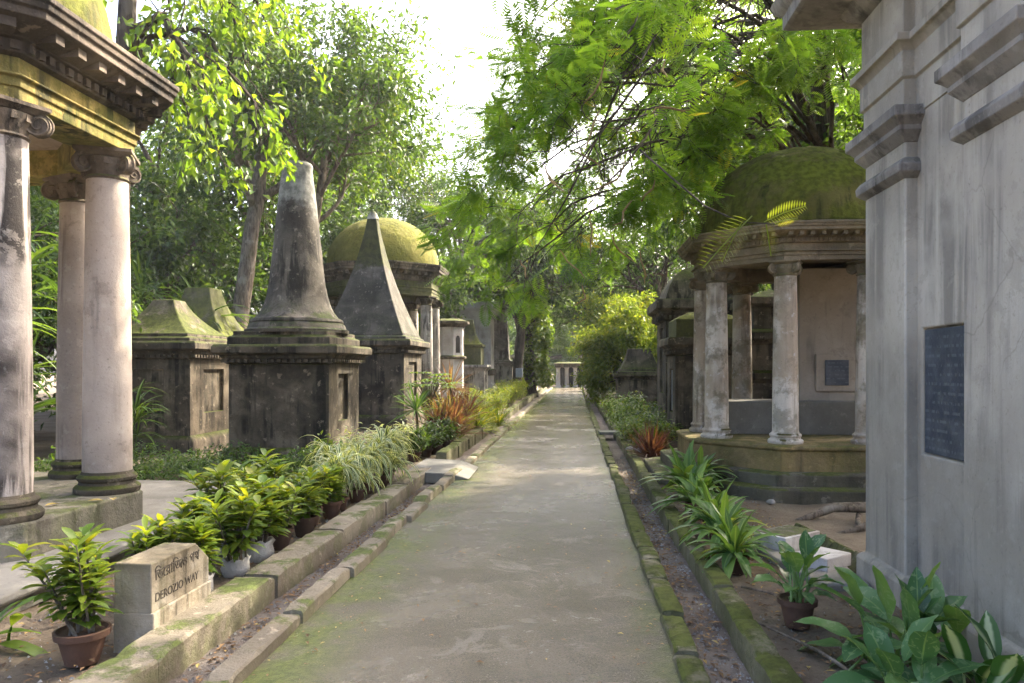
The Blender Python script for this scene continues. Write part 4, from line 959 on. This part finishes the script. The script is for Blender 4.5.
def spawn(rg, tubes, twigs, pts, rad, L, lev, cfg, t0=.35):
    nc = cfg['n'][lev]; n = len(pts) - 1; ph = rg.uniform(0, 6)
    for k in range(nc):
        t = t0 + (1 - t0) * (k + 1) / nc if k < nc - 1 else 1.0
        x = t * n; i = min(n - 1, int(x)); q = pts[i] + (pts[i + 1] - pts[i]) * (x - i); d = norm(pts[i + 1] - pts[i])
        ang = cfg['ang'][lev] * rg.uniform(.7, 1.2) * (.5 if k == nc - 1 else 1); az = ph + k * 2.4
        s = np.cross(d, (.3, .2, .9)); s = norm(s); u = np.cross(d, s)
        dd = d * math.cos(ang) + (s * math.cos(az) + u * math.sin(az)) * math.sin(ang)
        grow(rg, tubes, twigs, q, dd, L * cfg['ratio'] * rg.uniform(.75, 1.2), rad[i] * .62, lev + 1, cfg)
def trunk_mesh(tubes, par, mat, name='trunk', minr=0):
    b = MB()
    for pts, rad, lev in tubes:
        b.tube(pts, [max(q, .004) for q in rad], (12, 8, 6, 4, 3, 3)[min(lev, 5)])
    return b.build(name, mat, par, sharp=180)
def leaves_on(rg, twigs, per, size, spread, droop=.35, upn=.7):
    P = []; D = []; T = []
    for tw in twigs:
        n = len(tw) - 1; s = rg.uniform(.1, 1.05, per) * n; i = np.clip(s.astype(int), 0, n - 1); q = tw[i] + (tw[i + 1] - tw[i]) * (s - i)[:, None]
        q = q + rg.normal(0, spread, (per, 3)); d = norm(tw[i + 1] - tw[i]) * .6 + rg.normal(0, .6, (per, 3)); d[:, 2] -= droop
        P.append(q); D.append(d); T.append(np.clip(rg.normal(rg.uniform(.25, .7), .16, per), 0, 1))
    P = np.concatenate(P); D = np.concatenate(D); T = np.concatenate(T); Nn = rg.normal(0, .55, P.shape); Nn[:, 2] += upn
    L = size * rg.uniform(.65, 1.3, len(P)); return P, D, Nn, L, T
def carve(P, beams):
    keep = np.ones(len(P), bool); s = np.array(sd)
    for tgt, r in beams:
        v = P - np.array(tgt); along = v @ s; dist = np.linalg.norm(v - along[:, None] * s, axis=1)
        keep &= ~((dist < r) & (along > .6))
    return keep
BEAMS = [((-4.1, 6.0, 4.0), .95), ((-4.0, 6.6, 2.0), .5), ((-2.4, 4.5, .35), .55), ((-2.7, 5.6, .6), .5), ((-2.7, 6.8, .6), .4), ((-.9, 3.1, 0), .4), ((-.9, 26, 0), .9), ((-.2, 31, 0), .7), ((-4.2, 12.5, 1.6), .5), ((-3.6, 33.4, 1.5), .9), ((-4.9, 20.2, 4.0), .6), ((-5.6, 24.5, 6.0), 1.6), ((-2.7, 15.5, .9), .8), ((-2.6, 8.8, .7), .45), ((-2.6, 18.5, .6), .7), ((-2.7, 3.9, .5), .35), ((1.8, 29, 2.5), 1.6), ((-2.75, 5.2, .5), .6), ((-2.75, 6.1, .5), .6), ((-2.7, 7.2, .5), .6), ((-2.4, 4.4, .3), .6)]  # spots to be sunlit; crown leaves are cut away along the rays to them
def tree(name, label, loc, seed, H, r, cfg, mat, bark, per=60, size=.2, spread=.22, W=.42, group=None, lean=(0, 0), trunkf=.38, beams=None, droop=.35):
    rg = np.random.default_rng(seed); t = thing(name, label, 'tree', loc, group)
    tubes = []; twigs = []; p = np.array(loc, float); p[2] -= .1; d = norm((lean[0], lean[1], 1)); pts = [p]; n = 7
    for i in range(n):
        d = norm(d + rg.normal(0, .07, 3) + np.array([0, 0, .04])); p = p + d * H * trunkf / n; pts.append(p)
    rad = [r * (1.35 if i == 0 else 1 - .35 * i / n) for i in range(n + 1)]; tubes.append((pts, rad, 0))
    spawn(rg, tubes, twigs, pts, rad, H * (1 - trunkf) * .62, 0, cfg, cfg.get('t0', .7))
    trunk_mesh(tubes, t, bark)
    P, D, Nn, L, T = leaves_on(rg, twigs, per, size, spread, droop)
    if beams:
        k = carve(P, beams); P, D, Nn, L, T = P[k], D[k], Nn[k], L[k], T[k]
    V, Fq = leaf_arrays(P, D, Nn, L, L * W); raw_mesh('crown', V, Fq, np.repeat(T, 2), mat, t)
    return t
CF = dict(wob=.13, up=(.05, .03, .0, -.02), n=(7, 4, 4, 3), ang=(.75, .75, .8, .8), ratio=.62, max=4)
CF_low = dict(wob=.13, up=(.03, .0, .0, -.03), n=(9, 5, 4, 3), ang=(1.05, .85, .8, .8), ratio=.6, max=4, t0=.25)

def guided(name, label, loc, trunk, r, limbs, seed, mat, bark, leaf, cfg, beams=None, fr=None):
    """a tree whose main limbs follow given paths; returns the thing"""
    rg = np.random.default_rng(seed); t = thing(name, label, 'tree', loc)
    tubes = [(trunk, list(np.linspace(r, r * .6, len(trunk))), 0)]; twigs = []
    for pl in limbs:
        pl = [np.array(p, float) for p in pl]; pts = []
        m = len(pl) - 1                     # Catmull-Rom through the given points
        for i in range(m):
            p0, p1, p2, p3 = pl[max(0, i - 1)], pl[i], pl[i + 1], pl[min(m, i + 2)]
            for s in np.linspace(0, 1, 5)[:-1]: pts.append(.5 * (2 * p1 + (p2 - p0) * s + (2 * p0 - 5 * p1 + 4 * p2 - p3) * s * s + (3 * p1 - p0 - 3 * p2 + p3) * s ** 3) + rg.normal(0, .04, 3))
        pts.append(pl[-1]); lr = cfg.get('lr', .42) * rg.uniform(.8, 1.2); rad = list(np.linspace(r * lr, .008, len(pts))); tubes.append((pts, rad, 1))
        spawn(rg, tubes, twigs, pts, rad, cfg['L'], 1, cfg, cfg.get('t0', .35))
    trunk_mesh(tubes, t, bark)
    return t, twigs, rg
def fronds(rg, twigs, per, L, t, mat, beams=None, K=11, wd=.03, droopy=.25, name='crown'):
    P, D, Nn, Lf, T = leaves_on(rg, twigs, per, L, .06, droopy, 1.6)
    if beams:
        k = carve(P, beams); P, D, Nn, Lf, T = P[k], D[k], Nn[k], Lf[k], T[k]
    D[:, 2] *= .6; D = norm(D); S = norm(np.cross(D, Nn)); U = np.cross(S, D); n = len(P); Vs = []
    for j in range(K):
        s = .12 + .88 * j / (K - 1); ln = .42 * math.sin(PI * (.12 + .83 * s)) ** .8
        base = P + D * (Lf * s)[:, None] - U * (Lf * s * s * .22)[:, None]
        for sg in (-1, 1):
            dd = norm(S * sg + D * .35 - U * .18); l = (Lf * ln)[:, None]; w_ = D * (Lf * wd * 1.35)[:, None]
            Vs.append(np.stack([base - w_ * .6, base + dd * l * .6 - w_, base + dd * l, base + dd * l * .6 + w_], 1))
    V = np.concatenate(Vs, 0).reshape(-1, 3); Fq = np.arange(len(V)).reshape(-1, 4)
    return raw_mesh(name, V, Fq, np.tile(T, 2 * K), mat, t)

# the feathery tree that leans over the path
tr = [np.array(p) for p in ((5.6, 15.6, -.1), (5.5, 15.5, 1.5), (5.3, 15.3, 3.2), (5.0, 15.1, 4.6), (4.8, 14.9, 5.8), (4.7, 14.8, 7.0), (4.8, 14.9, 8.2), (5.0, 15.1, 9.4))]
fork = tr[4]
def startpt(k): return tr[3 + k % 5]
tg = [(540, 190, 9), (600, 190, 8.0), (570, 100, 9), (655, 70, 7.5), (745, 20, 7.5), (815, 15, 8.5), (505, 190, 13), (650, 0, 7.5), (575, 20, 10), (700, 100, 9.0), (530, 235, 11.5), (490, 240, 16), (610, 140, 11.5), (690, 20, 10), (845, 0, 9.5), (800, 40, 11.5), (640, 160, 13), (560, 200, 15), (545, 235, 9), (470, 210, 11.5), (590, 225, 9.5), (640, 130, 8.2), (690, 60, 8), (555, 150, 10), (500, 160, 10.5), (520, 265, 12), (560, 60, 12.5), (740, 0, 8.5), (620, 90, 9), (520, 130, 15), (600, 230, 14), (680, 130, 15), (500, 250, 19), (740, 60, 14), (545, 10, 10), (535, 60, 11), (565, -30, 9), (600, 20, 9), (530, 110, 12), (530, 25, 9.5), (545, 85, 9), (522, 115, 10), (560, 55, 8.5), (500, 145, 11), (610, 60, 8), (590, 120, 8.5), (640, 190, 9.5), (575, 170, 9), (660, 130, 10), (470, 235, 12.5), (700, 150, 11.5)]
limbs = []
for k, (px, py, d) in enumerate(tg):
    fork = startpt(k); e = at(px, py, d); m1 = fork + (e - fork) * .35; m1[2] = max(fork[2], e[2]) + .9; m2 = fork + (e - fork) * .72; m2[2] = max(e[2] + .6, fork[2] * .5 + e[2] * .5 + .6)
    limbs.append([fork, m1, m2, e])
limbs[9] = [np.array((4.6, 14.2, 4.5)), at(735, 150, 13.2), at(690, 135, 12.4), at(655, 108, 11.6), at(610, 90, 11)]
for e in ((7, 17.5, 9), (4, 17.5, 10), (8.5, 14.5, 8.5), (5.5, 20, 9.5), (7, 19, 7), (2.5, 14, 9.5), (9, 17, 10), (3.2, 19.5, 8), (6.2, 13.5, 9.5), (1.2, 16, 8.5), (10, 20, 8), (1.0, 11, 9.5), (4.5, 11, 9), (4, 9, 6.6), (5, 10, 7.6), (6, 11, 7), (3.6, 8, 7.6), (5.6, 12, 8), (3.4, 9.5, 8.2), (6.5, 9.5, 8), (4.6, 8, 8.6), (-.8, 20.5, 8.5), (.2, 22, 9.5), (-1.8, 19.5, 7.8), (1, 21, 10), (-.2, 19, 9), (.4, 23.5, 11)):
    fork = tr[6]; e = np.array(e, float); m1 = fork + (e - fork) * .5 + np.array([0, 0, .6]); limbs.append([fork, m1, e])  # extra upper limbs, added to keep sun off the path and left tombs
cfgf = dict(wob=.16, up=(0, .0, -.03, -.06), n=(0, 8, 4, 3), ang=(.6, .7, .8, .7), ratio=.6, max=3, L=1.1, t0=.3, lr=.17)
ft, twigs, rg = guided('feathery_tree', 'large feathery-leaved tree arching over the path from behind the right temple', (5.6, 15.6, 0), tr, .24, limbs, 101, m_leaf_feather, m_bark_dark, None, cfgf)
fronds(rg, twigs, 10, .27, ft, m_leaf_feather, beams=BEAMS, K=10, wd=.03)
# hanging twig with yellow fronds and the dry pods
b = MB(); pth = [at(640, 150, 6.2), at(672, 178, 5.8), at(705, 206, 5.5), at(740, 222, 5.3), at(775, 224, 5.2)]; b.tube(pth, [.009, .008, .007, .006, .004], 5)
hb = b.build('hanging_branch', m_bark_dark, ft)
for (p0, p1), rr in ((((752, 216, 5.28), (703, 268, 5.15)), 1), (((742, 222, 5.3), (722, 262, 5.2)), 2), (((764, 222, 5.25), (806, 206, 5.1)), 3), (((766, 224, 5.25), (771, 256, 5.15)), 4), (((775, 224, 5.2), (798, 219, 5.2)), 5)):
    fb = MB(); p0 = at(*p0); p1 = at(*p1); L = np.linalg.norm(p1 - p0); D = (p1 - p0) / L; S = norm(np.cross(D, (.25, .9, .25))); fb.tube([p0, (p0 + p1) / 2 + np.array([0, 0, .012]), p1], .0045, 4, .6)
    for k in range(15):
        q = (k + 1.5) / 16
        for sg in (-1, 1): fb.blade(p0 + D * L * q + np.array([0, 0, .048 * q * (1 - q)]), S * sg + D * .45, L * .26 * math.sin(PI * (.15 + .8 * q)) ** .6, L * .042, .25, 2, .1, .5, .3 + .1 * rr)
    fb.build('frond', m_fern, hb)
b = MB(); rg2 = np.random.default_rng(6)
for px, py, d in ((545, 165, 7), (548, 175, 7), (600, 110, 6.5), (625, 160, 6.5), (632, 200, 6.6), (590, 215, 7), (560, 250, 7.4), (655, 180, 6.4), (612, 235, 7.0), (572, 150, 7.2), (640, 250, 7.1), (605, 60, 6.4), (520, 260, 8), (690, 110, 6.1), (665, 60, 6.0), (582, 285, 7.4)):
    p = at(px, py, d); pts = [p]; dv = norm(rg2.normal(0, .35, 3) + np.array([0, 0, -1]))
    for k in range(5): dv = norm(dv + rg2.normal(0, .28, 3)); pts.append(pts[-1] + dv * rg2.uniform(.05, .11))
    b = MB(); b.tube(pts, [.004, .009, .010, .010, .008, .003], 5); b.build('seed_pod', m_pod, ft)

# bright broadleaf tree behind the near left temple
tr = [np.array(p) for p in ((-6.35, 9.9, -.1), (-6.3, 9.85, 2), (-6.15, 9.7, 4), (-5.95, 9.5, 5.6), (-5.8, 9.4, 7.2))]
limbs = []
for px, py, d in ((175, 40, 9.5), (205, 90, 9.2), (235, 40, 10.5), (250, 80, 10.5), (262, 120, 9.8), (215, 140, 9.3), (185, 5, 8.8), (285, 40, 12), (190, 120, 11), (220, -20, 10), (60, 60, 12), (270, -10, 11)):
    e = at(px, py, d); f0 = tr[3] if py > 80 else tr[4]; m1 = f0 + (e - f0) * .45; m1[2] = max(f0[2], e[2]) + .5; limbs.append([f0, m1, e])
cfgl = dict(wob=.18, up=(0, .0, -.04, -.08), n=(0, 5, 3, 3), ang=(.6, .7, .8, .7), ratio=.62, max=3, L=.85, t0=.4)
lt, twigs, rg = guided('broadleaf_tree', 'fresh green broadleaf tree with drooping sprays behind the near left temple', (-6.35, 9.9, 0), tr, .17, limbs, 103, m_leaf_bright, m_bark_dark, None, cfgl)
P, D, Nn, L, T = leaves_on(rg, twigs, 11, .15, .09, .55, .6); V, Fq = leaf_arrays(P, D, Nn, L, L * .5); raw_mesh('crown', V, Fq, np.repeat(T, 2), m_leaf_bright, lt)

# free standing trees: a few built, then copied
tA = tree('broadleaf_tree', 'tall grey-trunked tree standing behind the round obelisk on its left', (-9.5, 19.9, 0), 201, 15, .27, CF, m_leaf_tree, m_bark, per=42, size=.2, trunkf=.52)
tB = tree('broadleaf_tree', 'slim pale leaning tree right behind the round obelisk shaft', (-8.3, 22.0, 0), 202, 13.5, .15, CF, m_leaf_tree, m_bark, per=40, size=.19, lean=(.03, 0), trunkf=.6)
tC = tree('broadleaf_tree', 'dense dark tree deep behind the low left tombs', (-14, 25, 0), 203, 14, .3, CF_low, m_leaf_dark, m_bark_dark, per=46, size=.25)
tD = tree('broadleaf_tree', 'dark broad tree on the right far behind the dome roofed tomb', (7.5, 30, 0), 204, 15, .35, CF, m_leaf_dark, m_bark_dark, per=48, size=.25, beams=BEAMS)
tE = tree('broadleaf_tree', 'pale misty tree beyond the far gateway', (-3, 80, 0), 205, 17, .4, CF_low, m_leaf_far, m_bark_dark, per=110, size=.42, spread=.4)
tG = tree('broadleaf_tree', 'tall tree on the right whose crown spreads over the path beyond the right temple', (5.6, 25.5, 0), 207, 16, .3, CF, m_leaf_tree, m_bark_dark, per=60, size=.22, beams=BEAMS, trunkf=.45)
tH = tree('broadleaf_tree', 'unseen tree added to shade the near path, hidden behind the mausoleum wall', (7.3, 11.6, 0), 208, 11, .2, CF, m_leaf_tree, m_bark_dark, per=70, size=.2, beams=BEAMS, trunkf=.45)  # out of view, put in to block sun on the near path
tF = tree('broadleaf_tree', 'tall dense tree added behind the mausoleum to block sun from the path', (8.4, 14.3, 0), 206, 12.5, .26, CF, m_leaf_tree, m_bark, per=75, size=.2, beams=BEAMS, trunkf=.42)  # added sun blocker for the path, its crown thinned where light should pass
trees = [(tA, -11.5, 27, 1.1, 1.0, 'tall tree to the left of the round obelisk, second trunk back'), (tC, -20, 30, 2.0, 1.15, 'dark tree farthest back behind the near left temple columns'), (tC, -9.5, 31, 4.0, .95, 'dark low-branched tree behind the yellow mossy dome'), (tB, -12.0, 34, 1.0, 1.25, 'tall loose tree rising just left of the sky gap behind the mossy dome'), (tC, -8.5, 43, 5.2, 1.0, 'dark tree behind the urn tomb'), (tA, -7.5, 52, 3.0, .85, 'tree behind the slender pale obelisk'), (tC, -14, 16.5, .6, .7, 'dark leafy tree close behind the left temple'), (tC, -11, 13.0, 3.6, .55, 'dark small tree immediately behind the left temple columns'),
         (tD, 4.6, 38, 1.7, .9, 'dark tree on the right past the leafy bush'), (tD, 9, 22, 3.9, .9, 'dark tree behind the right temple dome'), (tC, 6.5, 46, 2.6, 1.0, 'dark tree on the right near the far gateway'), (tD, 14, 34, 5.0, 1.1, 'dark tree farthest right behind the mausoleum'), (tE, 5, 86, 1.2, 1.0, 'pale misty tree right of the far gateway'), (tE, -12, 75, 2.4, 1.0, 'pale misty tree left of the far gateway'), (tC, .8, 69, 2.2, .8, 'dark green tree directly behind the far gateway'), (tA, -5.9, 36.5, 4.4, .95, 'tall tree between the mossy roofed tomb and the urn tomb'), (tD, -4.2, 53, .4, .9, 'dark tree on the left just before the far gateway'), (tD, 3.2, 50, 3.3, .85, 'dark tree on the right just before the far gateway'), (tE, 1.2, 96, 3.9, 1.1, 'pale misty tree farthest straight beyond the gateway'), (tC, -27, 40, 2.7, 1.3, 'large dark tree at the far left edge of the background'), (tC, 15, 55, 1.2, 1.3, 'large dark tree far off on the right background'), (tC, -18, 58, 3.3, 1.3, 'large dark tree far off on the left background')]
for src, x, y, rz, s, lb in trees: dup(src, (x, y, 0), rz, s, lb)
# dark trunk with a meter box; vine-wrapped tree
vt = tree('vine_covered_tree', 'dark trunk hung with bright green vines leaning over the far path', (-2.45, 43, 0), 211, 14, .33, CF, m_leaf_dark, m_bark_dark, per=55, size=.28)
b = MB(); rg = np.random.default_rng(212)
for k in range(3200):
    z = rg.uniform(.6, 6.2); a = rg.uniform(0, 2 * PI); q = .45 + .65 * abs(math.sin(z * 1.3 + a)) * rg.uniform(.3, 1)
    b.blade((-2.2 + q * math.cos(a), 43 + q * math.sin(a), z), rdir(rg, -.5, .4), .26, .17, .6, 2, .2, .5, rg.uniform(.2, 1))
b.build('vine', m_leaf_bright, vt)
dt = tree('broadleaf_tree', 'straight dark trunk with small grey box, past the slender obelisk', (-3.05, 40, 0), 213, 13, .27, CF, m_leaf_dark, m_bark_dark, per=50, size=.28, trunkf=.5)
b = MB(); b.box((-2.9, 39.72, 1.35), (.36, .16, .5)); tag(b.build('meter_box', m_box, bev=.02), 'small grey metal box fixed to the straight dark trunk', 'box')
# leafy bush trees on the right of the path
CFb = dict(wob=.16, up=(.02, -.02, -.05, -.06), n=(9, 5, 4, 3), ang=(1.0, .8, .8, .8), ratio=.6, max=4, t0=.12)
bu = tree('bush_tree', 'yellowish green bushy small tree overhanging the right edge of the path', (2.0, 29, 0), 221, 5.6, .1, CFb, m_leaf_bush, m_bark_dark, per=46, size=.15, spread=.16, trunkf=.5)
for x, y, rz, s, lb in ((3.3, 32.5, 1.3, 1.05, 'bushy small tree to the right, behind the one overhanging the path'), (2.3, 36, 2.6, 1.1, 'bushy small tree farther along the right of the path'), (2.5, 42, 4.1, 1.1, 'bushy small tree nearest the far gateway'), (4.6, 24, .7, 1.0, 'bushy small tree behind the dome roofed tomb')):
    dup(bu, (x, y, 0), rz, s, lb)
# understory shrubs on the left
us = mk_shrub('understory_shrub', 'dark tall shrub behind the low left tombs', 'shrub', 231, 'tall shrubs behind the left tombs', H=3.2, rad=1.7, n=3600, leaf=.2, mat=m_leaf_dark, stems=30, W=.42, lowfill=.1)
us.location = (-10.5, 18.5, 0)
for i, (x, y, s, lb) in enumerate(((-12.5, 21, 1.1, 'dark tall shrub, second back behind the low left tombs'), (-10.2, 23.5, 1.2, 'tall shrub behind the truncated pyramid tomb'), (-8.6, 28.5, 1.1, 'tall shrub just left of the yellow mossy dome'), (-13.5, 15.5, 1.0, 'tall shrub seen between the near left temple columns'), (-10.5, 11.3, .85, 'tall shrub right behind the near left temple'), (-6.8, 47, 1.3, 'tall shrub behind the urn tomb'), (-15.5, 27, 1.5, 'tall shrub deepest behind the left tombs'), (8.0, 18.5, 1.2, 'tall shrub behind the right temple'), (6.3, 22.5, 1.2, 'tall shrub behind the banded tomb'), (5.2, 34, 1.3, 'tall shrub far on the right behind the bushes'), (-4.6, 56, 1.3, 'tall shrub far left before the gateway'), (3.4, 54, 1.4, 'tall shrub far right before the gateway'), (-7, 36.5, 1.2, 'tall shrub behind the mossy roofed tomb'), (12, 24, 1.6, 'tall shrub far right hidden behind the mausoleum'), (-20, 20, 1.5, 'tall shrub far left behind the temple'))):
    dup(us, (x, y, 0), i * 1.37, s, lb)
pl = mk_strap('palm_plant', 'dark palm-like plant growing between the near left temple columns', 'plant', 241, None, False, z0=.4, n=90, L=1.5, W=.07, mat=m_leaf_dark, el=(.2, 1.4), bend=(.8, 1.8), crowns=6, sp=.35, lift=2.6); pl.location = (-7.7, 9.6, 0)
dup(pl, (-9.3, 10.4, 0), 1.5, 1.2, 'dark palm-like plant at the left edge behind the temple'); dup(pl, (-6.55, 10.6, 0), 3.1, .42, 'small palm-like plant right of the near temple plinth')
dup(pl, (-9.6, 17.0, 0), 4.0, 1.15, 'dark palm-like plant between the low tomb and truncated pyramid tomb')

# the humid air
b = MB(); b.box((0, 70, 13), (300, 280, 28)); hz = b.build('haze', m_haze, smooth=False); tag(hz, kind='stuff')
